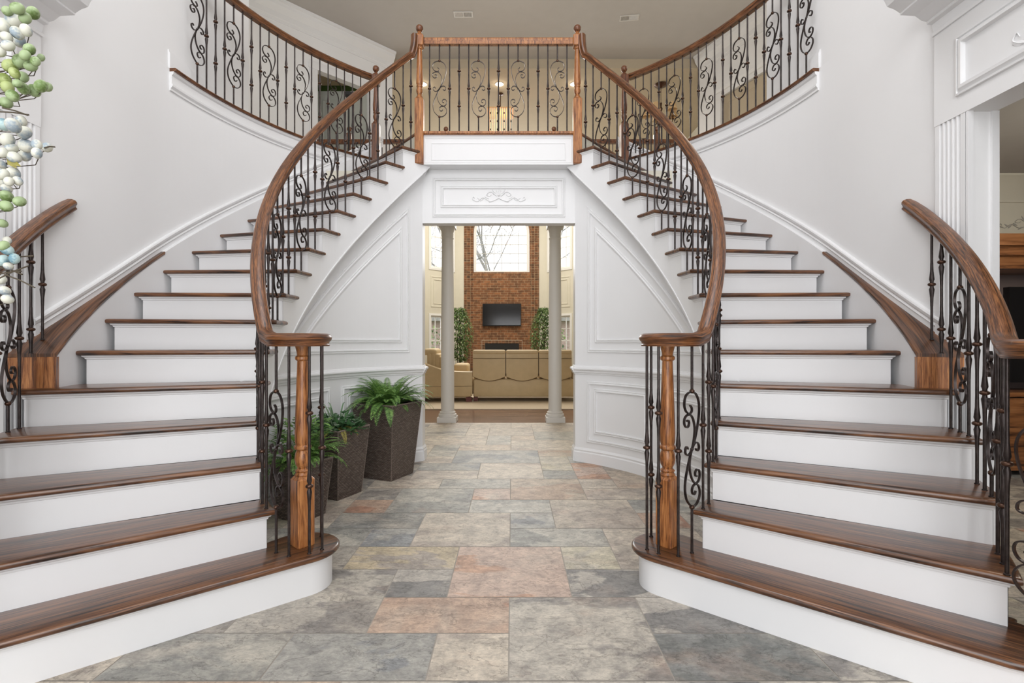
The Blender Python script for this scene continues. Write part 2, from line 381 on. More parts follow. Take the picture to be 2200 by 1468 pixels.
# ---------------------------------------------------------------- geometry of the twin stair
CX, CY, RI, RO, T1, DT, RISE = -0.305, 3.55, 1.710, 2.700, -0.8044, 0.1061, 0.19
RW = 2.735        # curved outer wall
XW = 2.43         # straight side wall
RU = 1.87         # panelled wall under the stair
LAND = 17*RISE    # 3.23
def th(i): return T1+(i-1)*DT
def P2(s, t, r): return (s*(CX+r*cos(t)), CY+r*sin(t))
def P3(s, t, r, z): return (s*(CX+r*cos(t)), CY+r*sin(t), z)
def helix(t): return ((t-T1)/DT+1)*RISE
def frange(a, b, n): return [a+(b-a)*i/n for i in range(n+1)]
SIDE = {-1: 'left', 1: 'right'}
NOSE = [(-0.030, 0.016), (-0.0275, 0.007), (-0.022, 0.001), (-0.015, 0.0), (-0.008, 0.001), (-0.0025, 0.007), (0.0, 0.016)]
COVE = [(-0.052, 0.036), (-0.050, 0.031), (-0.042, 0.029), (-0.036, 0.020), (-0.029, 0.018)]
BULC = (0.905, 2.488); BULR = 0.183
def tread_poly(s, i):
    if i == 1:
        pts = []
        dx, dy = 0.762, -0.647
        a0 = math.radians(-130.4)
        for k in range(19):
            a = a0-(math.radians(200))*k/18
            pts.append((BULC[0]+BULR*cos(a), BULC[1]+BULR*sin(a)))
        e = th(2)+0.05
        pts += [(CX+1.80*cos(e), CY+1.80*sin(e)), (CX+2.84*cos(e), CY+2.84*sin(e))]
        # outer bullnose
        st = pts[0]; L = 1.18
        oc = (st[0]+dx*L+0.647*0.17, st[1]+dy*L+0.762*0.17)
        for k in range(9):
            a = math.radians(40)-math.radians(170)*k/8
            pts.append((oc[0]+0.17*cos(a), oc[1]+0.17*sin(a)))
        pts = [(s*x, y) for x, y in pts]
        return pts
    ro = 2.84 if i <= 5 else RO
    a, b = th(i), th(i+1)+0.02
    inn = [P2(s, t, RI) for t in frange(a, b, 5)]
    out = [P2(s, t, ro) for t in frange(b, a, 5)]
    return inn+out
def stair(s):
    nm = SIDE[s]
    st = thing('staircase', 'curved white staircase with dark oak treads on the %s of the foyer' % nm, 'staircase', (s*1.6, 3.2, 0))
    for i in range(1, 17):
        poly = tread_poly(s, i); z = i*RISE; c = th(i)+0.06
        uvf = lambda x, y, c=c, i=i: ((s*x-CX)*cos(c)+(y-CY)*sin(c)+i*3.1, -(s*x-CX)*sin(c)+(y-CY)*cos(c)+i*1.7)
        mb = MB(); mb.slab(poly, [(z+a, d) for a, d in NOSE], uvf); obj('tread', mb, 'tread_wood', st, 40)
        mb = MB(); z0 = (i-1)*RISE
        mb.slab(poly, [(z0, 0.036), (z-0.052, 0.036)]+[(z+a, d) for a, d in COVE]); obj('riser', mb, 'white_trim', st, 40)
    # inner stringer face
    mb = MB(); rs = RI+0.0345
    def sb(t): return max(0.0, helix(t)-0.47)
    for i in range(2, 17):
        z = i*RISE-0.03
        ts = frange(th(i)+0.0205, th(i+1)+0.0205, 5)
        for a, b in zip(ts, ts[1:]):
            mb.quad(P3(s,a,rs,sb(a)), P3(s,b,rs,sb(b)), P3(s,b,rs,z), P3(s,a,rs,z))
            # rounded underside back to panelled wall
            prev = None
            for k in range(7):
                q = pi/2*k/6; r = rs+(RU-rs)*sin(q) if True else 0; dz = 0.10*(1-cos(q))
                cur = (P3(s,a,r,max(0,sb(a)-dz+0.0)), P3(s,b,r,max(0,sb(b)-dz)))
                if prev: mb.quad(prev[0], prev[1], cur[1], cur[0])
                prev = cur
    obj('stringer', mb, 'white_trim', st, 50)
    # small bead on stringer bottom edge
    mb = MB(); ts = frange(-0.36, 0.93, 50)
    mb.sweep([P3(s,t,rs-0.002,sb(t)+0.004) for t in ts], [(s*cos(t), sin(t), 0) for t in ts], [(-0.004,-0.004),(0.004,-0.004),(0.004,0.005),(-0.004,0.005)])
    obj('stringer_bead', mb, 'white_trim', st)
    # outer stringer of the flared lower steps
    mb = MB()
    for i in range(2, 6):
        z = i*RISE-0.03
        for a, b in zip(frange(th(i)+0.015, th(i+1)+0.015, 4), frange(th(i)+0.015, th(i+1)+0.015, 4)[1:]):
            mb.quad(P3(s,a,2.806,0), P3(s,b,2.806,0), P3(s,b,2.806,z), P3(s,a,2.806,z))
    obj('outer_stringer', mb, 'white_trim', st)
    # knee face / skirt against the curved wall, follows helix + .12 (wood cap) then + .21
    mb = MB(); ts = frange(th(5)+0.03, 0.92, 60); r = RO-0.002
    for a, b in zip(ts, ts[1:]):
        mb.quad(P3(s,a,r,helix(a)-0.30), P3(s,b,r,helix(b)-0.30), P3(s,b,r,helix(b)+0.118), P3(s,a,r,helix(a)+0.118))
    ts2 = frange(0.045, 0.92, 40)
    for a, b in zip(ts2, ts2[1:]):
        mb.quad(P3(s,a,r,helix(a)+0.118), P3(s,b,r,helix(b)+0.118), P3(s,b,RW,helix(b)+0.125), P3(s,a,RW,helix(a)+0.125))
    obj('knee_face', mb, 'white_trim', st, 50)
    # wall skirt moulding above
    mb = MB(); tt = frange(-0.30, 0.93, 70); prof = [(0.10,0.0),(0.10,0.010),(0.155,0.010),(0.162,0.018),(0.175,0.013),(0.188,0.022),(0.205,0.026),(0.215,0.022),(0.218,0.0)]
    def wallpt(t, n):
        if t < 0.03:
            y = CY+ (XW-CX)*tan(t); return (s*(XW-n), y)
        return P2(s, t, RW-n)
    for (z1, n1), (z2, n2) in zip(prof, prof[1:]):
        for a, b in zip(tt, tt[1:]):
            pa, pb, pc, pd = wallpt(a,n1), wallpt(b,n1), wallpt(b,n2), wallpt(a,n2)
            mb.quad((*pa,helix(a)+z1), (*pb,helix(b)+z1), (*pc,helix(b)+z2), (*pd,helix(a)+z2))
    obj('wall_skirt', mb, 'white_trim', st, 40)
    # tapering oak cap with starting block
    mb = MB(); ts = frange(th(5)+0.030, 0.05, 26); top = []; 
    def outer(t):
        # along the wall for the same radial line
        r = (XW-0.004-CX)/cos(t) if t < 0.0 else RW-0.002
        return max(r, RO+0.006)
    vs = []; uvs = []
    for t in ts:
        ro = outer(t); z = helix(max(t, th(5)+0.03))+0.122-0.03*0; 
        for r_, dz in ((RO-0.006,-0.018),(RO-0.008,-0.004),(RO-0.003,0.002),(ro,0.002),(ro,-0.018)):
            vs.append(P3(s,t,r_,z+dz)); uvs.append((t*2.7, r_))
    m = 5; fs = [(i*m+j, i*m+(j+1)%m, (i+1)*m+(j+1)%m, (i+1)*m+j) for i in range(len(ts)-1) for j in range(m)]
    fs += [tuple(range(m)), tuple((len(ts)-1)*m+j for j in range(m))]
    mb.add(vs, fs, uvs); obj('curb_cap', mb, 'tread_wood', st, 40)
    mb = MB(); t = th(5)+0.030; z1 = helix(t)+0.106; ro = outer(t); z0 = 5*RISE
    a = P2(s,t,RO-0.004); b = P2(s,t,ro); c = P2(s,t+0.012,ro); d = P2(s,t+0.012,RO-0.004)
    mb.add([(*a,z0),(*b,z0),(*c,z0),(*d,z0),(*a,z1),(*b,z1),(*c,z1),(*d,z1)], [(0,1,2,3),(4,5,6,7),(0,1,5,4),(1,2,6,5),(2,3,7,6),(3,0,4,7)])
    o = obj('starting_block', mb, 'newel_wood', st)
    return st

# ---------------------------------------------------------------- balusters
def catmull(pts, n=5):
    out = []
    P = [pts[0]]+list(pts)+[pts[-1]]
    for i in range(1, len(P)-2):
        for k in range(n):
            t = k/n; p0,p1,p2,p3 = P[i-1],P[i],P[i+1],P[i+2]
            out.append(tuple(0.5*((2*b)+(-a+c)*t+(2*a-5*b+4*c-d)*t*t+(-a+3*b-3*c+d)*t**3) for a,b,c,d in zip(p0,p1,p2,p3)))
    out.append(tuple(pts[-1])); return out
BR = 0.0066
def sqbar(mb, z0, z1, r=BR):
    mb.lathe([(r*1.0, z0), (r, z1)], seg=8)
def flare(mb, z):
    mb.lathe([(BR, z-0.115), (BR*1.15, z-0.07), (0.0122, z-0.026), (0.0085, z-0.015), (0.0085, z+0.015), (0.0122, z+0.026), (BR*1.15, z+0.07), (BR, z+0.115)], seg=10)
SCR_A = [(262,322),(283,340),(284,362),(262,376),(235,372),(205,350),(190,310),(205,260),(245,237),(287,233),(335,250),(370,295),(381,355),(370,430),(340,520),(310,580),(287,617),
         (262,665),(225,750),(203,820),(200,885),(225,950),(287,1001),(345,995),(385,950),(386,905),(362,870),(332,857),(300,868),(287,895),(300,922),(322,922),(334,905)]
SCR_B = [(222,425),(238,418),(250,436),(240,460),(212,463),(190,435),(198,400),(238,380),(275,390),(305,425),(322,480),(316,540),(300,590),(287,617),
         (268,655),(256,710),(265,770),(290,820),(330,855),(370,845),(388,810),(380,775),(350,762),(328,782),(334,806),(352,806)]
SCR_C = [(235,610),(222,592),(204,605),(206,635),(235,652),(262,642),(287,617),(312,588),(345,578),(372,595),(376,625),(352,637),(336,620)]
def scroll_into(mb, flip, c):
    k = 0.000706; fx = -1 if flip else 1
    for pts in (SCR_A, SCR_B, SCR_C):
        q = catmull([((x-287)*k*fx, (617-y)*k) for x, y in pts], 4)
        path = [(x, 0, z+c) for x, z in q]
        mb.sweep(path, [(0,1,0)]*len(path), [(-0.0055,-0.0026),(0.0055,-0.0026),(0.0055,0.0026),(-0.0055,0.0026)])
    for x, y in ((243,379),(287,617),(330,856)): mb.ball(((x-287)*k*fx, 0, (617-y)*k+c), 0.0085, 8, 6)
MC = {}
def bar_mesh(typ, H, flip):
    H = round(H, 2); key = (typ, H, flip if typ == 'S' else 0)
    if key in MC: return MC[key]
    mb = MB(); c = H/2
    if typ == 'S': sqbar(mb, 0, c-0.268); sqbar(mb, c+0.268, H); scroll_into(mb, flip, c)
    elif typ == 'K': sqbar(mb, 0, c-0.1); flare(mb, c); sqbar(mb, c+0.1, H)
    else:
        d = 0.172; sqbar(mb, 0, c-d-0.1); flare(mb, c-d); sqbar(mb, c-d+0.1, c+d-0.1); flare(mb, c+d); sqbar(mb, c+d+0.1, H)
    mb.lathe([(0.010, 0), (0.010, 0.004), (BR, 0.006)], seg=8)
    MC[key] = mesh('baluster', mb, 'wrought_iron', smooth=50); return MC[key]
def collar_mesh(small):
    key = 'collar%d' % small
    if key not in MC:
        r = 0.0125 if small else 0.0182
        MC[key] = mesh('collar', MB().lathe([(0.007,-0.010),(r*0.8,-0.007),(r,-0.003),(r,0.003),(r*0.8,0.007),(0.007,0.010)], seg=14), 'bronze_iron', smooth=50)
    return MC[key]
def baluster(parent, typ, x, y, z, H, ang, flip=False):
    L = parent.location
    o = bpy.data.objects.new('baluster', bar_mesh(typ, H, flip)); COL.objects.link(o); o.parent = parent
    o.location = (x-L[0], y-L[1], z-L[2]); o.rotation_euler = (0, 0, ang)
    c = round(H, 2)/2
    for dz in {'S': (-0.274, 0.274), 'K': (0.0,), 'D': (-0.172, 0.172)}[typ]:
        q = bpy.data.objects.new('collar', collar_mesh(typ == 'S')); COL.objects.link(q); q.parent = o; q.location = (0, 0, c+dz)
    return o
RAILP = [(-0.024,0.0),(0.024,0.0),(0.026,0.007),(0.022,0.012),(0.024,0.020),(0.034,0.032),(0.036,0.044),(0.030,0.055),(0.015,0.062),(-0.015,0.062),(-0.030,0.055),(-0.036,0.044),(-0.034,0.032),(-0.024,0.020),(-0.022,0.012),(-0.026,0.007)]
def rail_sweep(mb, path, sides): mb.sweep(path, sides, RAILP)
def newel(parent, x, y, z0, ztop, rot=0.0, mat='newel_wood', ball=True, zb=None, under=None, w=0.042):
    """square lower block, turned shaft, square upper block, ball"""
    mb = MB(); L = parent.location
    def sqb(z0, z1, w, ch=0.010):
        ax = (cos(rot), sin(rot)); ay = (-sin(rot), cos(rot))
        lay = []
        vs = []; 
        ww = [(z0+0.0, w-0.004), (z0+0.006, w), (z1-0.018, w), (z1, w*0.66)]
        c = 0.006
        for z, r in ww:
            for i, j in ((-1,-1+c/r),(-1+c/r,-1),(1-c/r,-1),(1,-1+c/r),(1,1-c/r),(1-c/r,1),(-1+c/r,1),(-1,1-c/r)):
                vs.append((x+ax[0]*i*r+ay[0]*j*r, y+ax[1]*i*r+ay[1]*j*r, z))
        n = 8; fs = [(i*n+k, i*n+(k+1)%n, (i+1)*n+(k+1)%n, (i+1)*n+k) for i in range(3) for k in range(n)]
        fs += [tuple(range(n-1,-1,-1)), tuple(3*n+k for k in range(n))]
        mb.add(vs, fs)
    sqb(z0, zb, w)
    c = (x, y, 0)
    if ball:
        zt0 = ztop-0.215     # underside of upper block
        s = [(0.030,zb-0.01),(0.034,zb+0.004),(0.026,zb+0.018),(0.020,zb+0.030),(0.030,zb+0.055),(0.033,zb+0.075),(0.026,zb+0.100),(0.030,zb+0.108),(0.031,zb+0.116),(0.026,zb+0.122),(0.033,zb+0.14),(0.034,zb+0.20),(0.025,zt0-0.05),(0.023,zt0-0.03),(0.031,zt0-0.022),(0.031,zt0-0.014),(0.024,zt0-0.010),(0.032,zt0+0.004),(0.030,zt0+0.01)]
        mb.lathe(s, c, 20)
        sqb(zt0, ztop-0.098, w); 
        mb.lathe([(0.026,ztop-0.102),(0.028,ztop-0.094),(0.018,ztop-0.086),(0.014,ztop-0.078),(0.020,ztop-0.070)], c, 16)
    else:
        s = [(0.030,zb-0.01),(0.036,zb+0.004),(0.030,zb+0.016),(0.036,zb+0.024),(0.024,zb+0.036),(0.034,zb+0.058),(0.038,zb+0.080),(0.034,zb+0.108),(0.028,zb+0.122),(0.040,zb+0.132),(0.040,zb+0.142),(0.032,zb+0.150),(0.036,zb+0.165),(0.037,zb+0.21),(0.026,ztop-0.10),(0.025,ztop-0.075),(0.035,ztop-0.066),(0.035,ztop-0.054),(0.026,ztop-0.046),(0.028,ztop-0.030),(0.034,ztop-0.006),(0.034,ztop)]
        mb.lathe(s, c, 22)
    o = bpy.data.objects.new('newel_post', mesh('newel_post', MBshift(mb, (x, y, z0)), mat)); COL.objects.link(o); o.parent = parent
    o.location = (x-L[0], y-L[1], z0-L[2])
    if ball:
        if 'finial' not in MC: MC['finial'] = mesh('finial', MB().ball((0,0,0), 0.036, 20, 14), 'dark_newel_wood', smooth=60)
        q = bpy.data.objects.new('finial', MC['finial']); COL.objects.link(q); q.parent = o; q.location = (0, 0, ztop-0.036-z0); q['label'] = 'dark polished ball finial'
    return o
def MBshift(mb, d):
    mb.v = [(a-d[0], b-d[1], c-d[2]) for a, b, c in mb.v]; return mb

def inner_railing(s):
    nm = SIDE[s]
    R = RI+0.036; U = 0.735; ZV = 1.166
    g = thing('stair_railing', 'inner oak handrail with iron scroll balusters curving up the %s staircase' % nm, 'railing', (s*1.0, 2.9, 0.19))
    # handrail
    path = []; side = []
    vc = (0.905, 2.488); vr = 0.128
    for k in range(30, -1, -1):                       # volute, far end first
        a = math.radians(-140+290*k/30)
        rr = vr*(1.0-0.25*k/30)
        path.append((s*(vc[0]-cos(a)*-1*-1*rr*1.0 if False else vc[0]-rr*cos(a)), vc[1]+rr*sin(a), ZV)); side.append(None)
    # helix
    for k in range(70):
        t = -0.665+(0.858+0.665)*k/69
        z = helix(t)+U
        zz = z if z > ZV+0.05 else ZV+0.05*math.exp((z-ZV-0.05)/0.05)
        path.append(P3(s, t, R, zz)); side.append((s*cos(t), sin(t), 0))
    zt = 4.15
    e = path[-1]; 
    # gooseneck
    tl = 0.858; z0 = e[2]
    for k in range(1, 11):
        f = k/10; t = tl+0.040*sin(f*pi/2); z = z0+(zt-z0)*(1-cos(f*pi/2))
        path.append(P3(s, t, R, z)); side.append((s*cos(tl), sin(tl), 0))
    # fix volute side vectors
    n = len(path)
    for i in range(n):
        if side[i] is None:
            a, b = path[max(i-1,0)], path[i+1]; dx, dy = b[0]-a[0], b[1]-a[1]; L = hypot(dx, dy)+1e-9
            side[i] = (s*abs(1)*dy/L*s, -dx/L*1.0, 0) if s > 0 else (-dy/L*-1, -dx/L, 0)
            v = side[i]
    # consistent orientation
    for i in range(n-2, -1, -1):
        if Vector(side[i]).dot(Vector(side[i+1])) < 0: side[i] = tuple(-c for c in side[i])
    if s < 0: pass
    mb = MB()
    prof = RAILP
    P = [Vector(p) for p in path]
    # ensure profile "up" is +z
    t = (P[61]-P[59]).normalized(); sd = Vector(side[60]); up = sd.cross(t)
    if up.z < 0: side = [tuple(-c for c in v) for v in side]
    mb.sweep(path, side, prof); obj('handrail', mb, 'rail_wood', g, 35)
    # volute disc filling the eye of the spiral
    mb = MB(); mb.lathe([(0.030,ZV+0.0),(0.060,ZV),(0.064,ZV+0.01),(0.062,ZV+0.02),(0.075,ZV+0.035),(0.076,ZV+0.048),(0.060,ZV+0.060),(0.02,ZV+0.064)], (s*vc[0], vc[1], 0), 24)
    obj('volute_cap', mb, 'rail_wood', g, 35)
    newel(g, s*vc[0]*0.988, vc[1], 0.19, ZV+0.002, math.radians(42)*s, 'newel_wood', False, 0.535, w=0.043)
    newel(g, s*0.767, 4.935, 2.915, 4.273, 0, 'newel_wood', True, 3.56)
    # volute balusters
    for typ, a, r in (('S',-131,0.118),('K',-90,0.128),('D',-50,0.13),('K',-22,0.135),('D',62,0.128)):
        a = math.radians(a); x = -0.905+r*cos(a); x = -s*x; y = 2.488+r*sin(a)
        baluster(g, typ, x, y, 0.19, ZV-0.188, (a+pi/2) if s < 0 else (pi-a-pi/2), s > 0)
    for i in range(2, 17):
        for j in (0, 1):
            if i == 16 and j == 1: continue
            t = th(i)+0.022+j*DT/2; typ = 'K' if j == 0 else ('S' if i % 2 else 'D')
            z = i*RISE; H = helix(t)+U+0.004-z
            if helix(t)+U < ZV+0.05: H = ZV+0.02-z
            x, y = P2(s, t, R)
            # direction of increasing theta
            ang = atan2(cos(t), -s*sin(t))
            baluster(g, typ, x, y, z, H, ang, s > 0)
    x, y = P2(s, th(16)+0.07, R); baluster(g, 'D', x, y, 16*RISE, 0.86, atan2(cos(0.86), -s*sin(0.86)), s > 0)
def outer_railing(s):
    nm = SIDE[s]
    R = 2.80; U = 0.71; ZV = 1.133
    g = thing('stair_railing', 'short outer handrail with iron balusters ending at the %s wall' % nm, 'railing', (s*2.2, 2.2, 0.19))
    path = []; side = []
    t0 = -0.212
    for k in range(40):
        t = t0+(-0.735-t0)*k/39; z = helix(t)+U; zz = z if z > ZV+0.04 else ZV+0.04*math.exp((z-ZV-0.04)/0.04)
        path.append(P3(s, t, R, zz)); side.append((s*cos(t), sin(t), 0))
    # volute turning outwards, away from the steps
    t = -0.735; px, py = CX+R*cos(t), CY+R*sin(t); hx, hy = sin(t), -cos(t)    # heading for decreasing theta
    vr = 0.13; c = (px+vr*cos(t), py+vr*sin(t)); a0 = t+pi
    for k in range(1, 26):
        a = a0+math.radians(280)*k/25; rr = vr*(1-0.22*k/25)
        path.append((s*(c[0]+rr*cos(a)), c[1]+rr*sin(a), ZV)); side.append((s*cos(a), sin(a), 0))
    for i in range(1, len(side)):
        if Vector(side[i]).dot(Vector(side[i-1])) < 0: side[i] = tuple(-q for q in side[i])
    P = [Vector(p) for p in path]; tt = (P[6]-P[4]).normalized()
    if Vector(side[5]).cross(tt).z < 0: side = [tuple(-q for q in v) for v in side]
    mb = MB(); mb.sweep(path, side, RAILP); obj('handrail', mb, 'rail_wood', g, 35)
    mb = MB(); mb.lathe([(0.030,ZV+0.0),(0.060,ZV),(0.064,ZV+0.01),(0.062,ZV+0.02),(0.075,ZV+0.035),(0.076,ZV+0.048),(0.060,ZV+0.060),(0.02,ZV+0.064)], (s*c[0], c[1], 0), 24)
    obj('volute_cap', mb, 'rail_wood', g, 35)
    newel(g, s*c[0], c[1], 0.19, ZV+0.002, math.radians(30), 'newel_wood', False, 0.535)
    types = ['K','D','K','S','K','D','K','S','K','D','K']
    for k, typ in enumerate(types):
        t = -0.31-0.0385*k
        i = int((t-T1)/DT)+1; z = i*RISE
        if k == 0: z = helix(t)+0.122
        if k == 1: z = 5*RISE if t < th(5)+0.03 else helix(t)+0.122
        H = helix(t)+U+0.004-z
        if helix(t)+U < ZV+0.04: H = ZV+0.015-z
        if k == 1: z = helix(t)+0.122; H = helix(t)+U+0.004-z
        x, y = P2(s, t, R); baluster(g, typ, x, y, z, H, atan2(cos(t), -s*sin(t)), s > 0)
    for typ, a in (('S', 200), ('K', 245), ('D', 290)):
        a = math.radians(a); baluster(g, typ, s*(c[0]+0.13*cos(a)), c[1]+0.13*sin(a), 0.19, ZV-0.188, (a+pi/2) if s > 0 else (pi/2-a), s > 0)

def balcony_railing(s):
    nm = SIDE[s]; R = 2.705
    g = thing('balcony_railing', 'level curved oak handrail with iron balusters on the upper %s balcony' % nm, 'railing', (s*2.0, 4.6, LAND))
    ts = frange(0.105, 0.875, 40); zr = 4.095
    mb = MB(); sd = [(s*cos(t)*-s, sin(t)*-s, 0) for t in ts]
    path = [P3(s,t,R,zr) for t in ts]
    P = [Vector(p) for p in path]
    if Vector(sd[5]).cross((P[6]-P[4]).normalized()).z < 0: sd = [tuple(-q for q in v) for v in sd]
    mb.sweep(path, sd, RAILP); obj('handrail', mb, 'rail_wood', g, 35)
    x, y = P2(s, 0.885, 2.64); newel(g, x, y, 2.95, 4.235, 0.1, 'dark_newel_wood', True, 3.60)
    t = 0.1738 if s < 0 else 0.1213; step = 0.0345; k = 0; seq = ['S','K','D','K']
    while t < 0.86:
        x, y = P2(s, t, R); baluster(g, seq[k % 4], x, y, LAND, zr-LAND+0.003, atan2(cos(t), -s*sin(t)), s > 0); t += step; k += 1
def bridge_railing():
    g = thing('bridge_railing', 'straight oak handrail with fifteen iron balusters on the central landing', 'railing', (0, 4.96, LAND))
    mb = MB(); zr = 4.095; ps = [(x, 4.965, zr) for x in (-0.73, 0.0, 0.73)]
    mb.sweep(ps, [(0,-1,0)]*3, RAILP)
    if False: pass
    obj('handrail', mb, 'newel_wood', g, 35)
    us = [923,944,966,986.5,1007,1028,1050,1071,1092,1113,1134.5,1156,1177,1197.5,1218]
    ty = ['K','S','K','D','K','S','K','D','K','S','K','D','K','S','K']
    for u, t in zip(us, ty):
        x = 0.132+(u-1100)/1090.5*4.965; baluster(g, t, x, 4.965, LAND, zr-LAND+0.003, 0, x > 0)
    mb = MB(); mb.slab([(-0.735,4.90),(0.735,4.90),(0.735,5.06),(-0.735,5.06)], [(LAND+a, d) for a, d in NOSE], lambda x, y: (x, y))
    obj('landing_nosing', mb, 'newel_wood', g, 40)

for s in (-1, 1):
    stair(s); inner_railing(s); outer_railing(s); balcony_railing(s)
bridge_railing()

# ---------------------------------------------------------------- floor (ashlar slate tiles)
G = 0.2915; FX = 0.12; FY = 1.775
CO = dict(bg=(0.47,0.445,0.405), be=(0.53,0.48,0.41), gy=(0.46,0.435,0.39), bl=(0.38,0.38,0.36), dk=(0.20,0.21,0.205), pk=(0.50,0.39,0.33), yl=(0.50,0.43,0.31),
          yg=(0.53,0.50,0.39), ru=(0.50,0.37,0.29), gg=(0.45,0.44,0.40), tn=(0.50,0.43,0.35))
AC = dict(bg=(0.20,0.195,0.19,.85), be=(0.42,0.36,0.31,.7), gy=(0.22,0.205,0.195,.8), bl=(0.25,0.26,0.27,.8), dk=(0.29,0.29,0.28,.6), pk=(0.50,0.30,0.20,.8), yl=(0.35,0.31,0.28,.85),
          yg=(0.46,0.43,0.38,.6), ru=(0.42,0.23,0.16,.85), gg=(0.28,0.28,0.26,.75), tn=(0.44,0.31,0.23,.7))
TI = [(-3,0,2,1,'bl'),(-1,0,1,1,'be'),(0,0,2,2,'gy'),(2,0,2,1,'dk'),(-5,0,2,1,'gg'),(-4,1,2,2,'gy'),(-2,1,2,1,'ru'),(2,1,2,1,'bg'),
      (-1,2,2,2,'pk'),(-2,2,1,1,'bg'),(1,2,2,1,'bg'),(-3,3,2,1,'yl'),(1,3,1,1,'yg'),(2,3,2,2,'be'),(-5,3,2,1,'gy'),(0,4,2,1,'gg'),(-2,4,2,2,'be'),(-3,4,1,1,'bl'),(-5,4,2,1,'gg'),
      (0,5,1,1,'bl'),(1,5,2,2,'be'),(-4,5,2,1,'dk'),(3,5,1,1,'ru'),(-1,6,2,1,'gg'),(-3,6,2,2,'gg'),(-4,6,1,1,'ru'),(3,6,2,1,'gg'),(-1,7,1,1,'pk'),(0,7,2,2,'tn'),(2,7,2,1,'be'),(-4,7,1,1,'gy'),
      (-2,8,2,1,'gg'),(2,8,1,1,'be'),(-1,9,2,2,'be'),(1,9,1,1,'gg'),(-3,9,2,1,'be'),(-5,-1,3,1,'tn'),(-2,-1,2,1,'gy'),(0,-1,3,1,'bg'),(3,-1,2,1,'gy')]
def make_floor():
    used = {}; tiles = []
    def put(i, j, w, h, c):
        for a in range(w):
            for b in range(h): used[(i+a, j+b)] = 1
        tiles.append((i, j, w, h, c))
    for t in TI: put(*t)
    rnd = random.Random(3); names = ['be','gy','gg','be','tn','gg','be','gy','bl','yg','pk']
    for j in range(-14, 20):
        for i in range(-26, 26):
            if (i, j) in used: continue
            w, h = rnd.choice([(1,1),(2,1),(2,2),(2,1),(3,2),(1,2)])
            while w > 1 and any((i+a, j) in used for a in range(w)): w -= 1
            if j+h > 20 or any((i+a, j+b) in used for a in range(w) for b in range(h)): h = 1
            put(i, j, w, h, rnd.choice(names if j < 12 else ['be','be','gg','tn','gy']))
    vs = []; fs = []; cols = []; sh = []; acc = []
    g = 0.0026
    for i, j, w, h, c in tiles:
        x0, x1 = FX+i*G+g, FX+(i+w)*G-g; y0, y1 = FY+j*G+g, FY+(j+h)*G-g
        if y0 > 7.45: continue
        y1 = min(y1, 7.47)
        b = len(vs); vs += [(x0,y0,0),(x1,y0,0),(x1,y1,0),(x0,y1,0)]; fs.append((b,b+1,b+2,b+3))
        k = rnd.uniform(0.92, 1.08); cc = CO[c]; cols.append((cc[0]*k*1.01, cc[1]*k*0.985, cc[2]*k*0.955, 1)); sh.append((rnd.uniform(-40,40), rnd.uniform(-40,40), rnd.uniform(-9,9), 1)); acc.append(AC[c])
    nt_ = len(fs); b = len(vs)
    vs += [(-9,-3,-0.0015),(9,-3,-0.0015),(9,7.47,-0.0015),(-9,7.47,-0.0015)]; fs.append((b,b+1,b+2,b+3)); cols.append((0.3,0.3,0.3,1)); sh.append((0,0,0,1)); acc.append((0,0,0,0))
    me = bpy.data.meshes.new('floor'); me.from_pydata(vs, [], fs); me.materials.append(MATS['slate_tile']); me.materials.append(MATS['grout'])
    for nme, data in (('tile', cols), ('shift', sh), ('accent', acc)):
        at = me.attributes.new(nme, 'FLOAT_COLOR', 'CORNER')
        at.data.foreach_set('color', [c for f in data for _ in range(4) for c in f])
    me.polygons[nt_].material_index = 1
    o = bpy.data.objects.new('floor', me); COL.objects.link(o); o['kind'] = 'structure'; o['label'] = 'ashlar slate tile floor in grey, rust and ochre'
make_floor()
structure('floor', MB().box(-7, 7, 7.44, 15.3, -0.06, -0.004), 'floor_wood', label='dark hardwood floor of the great room')

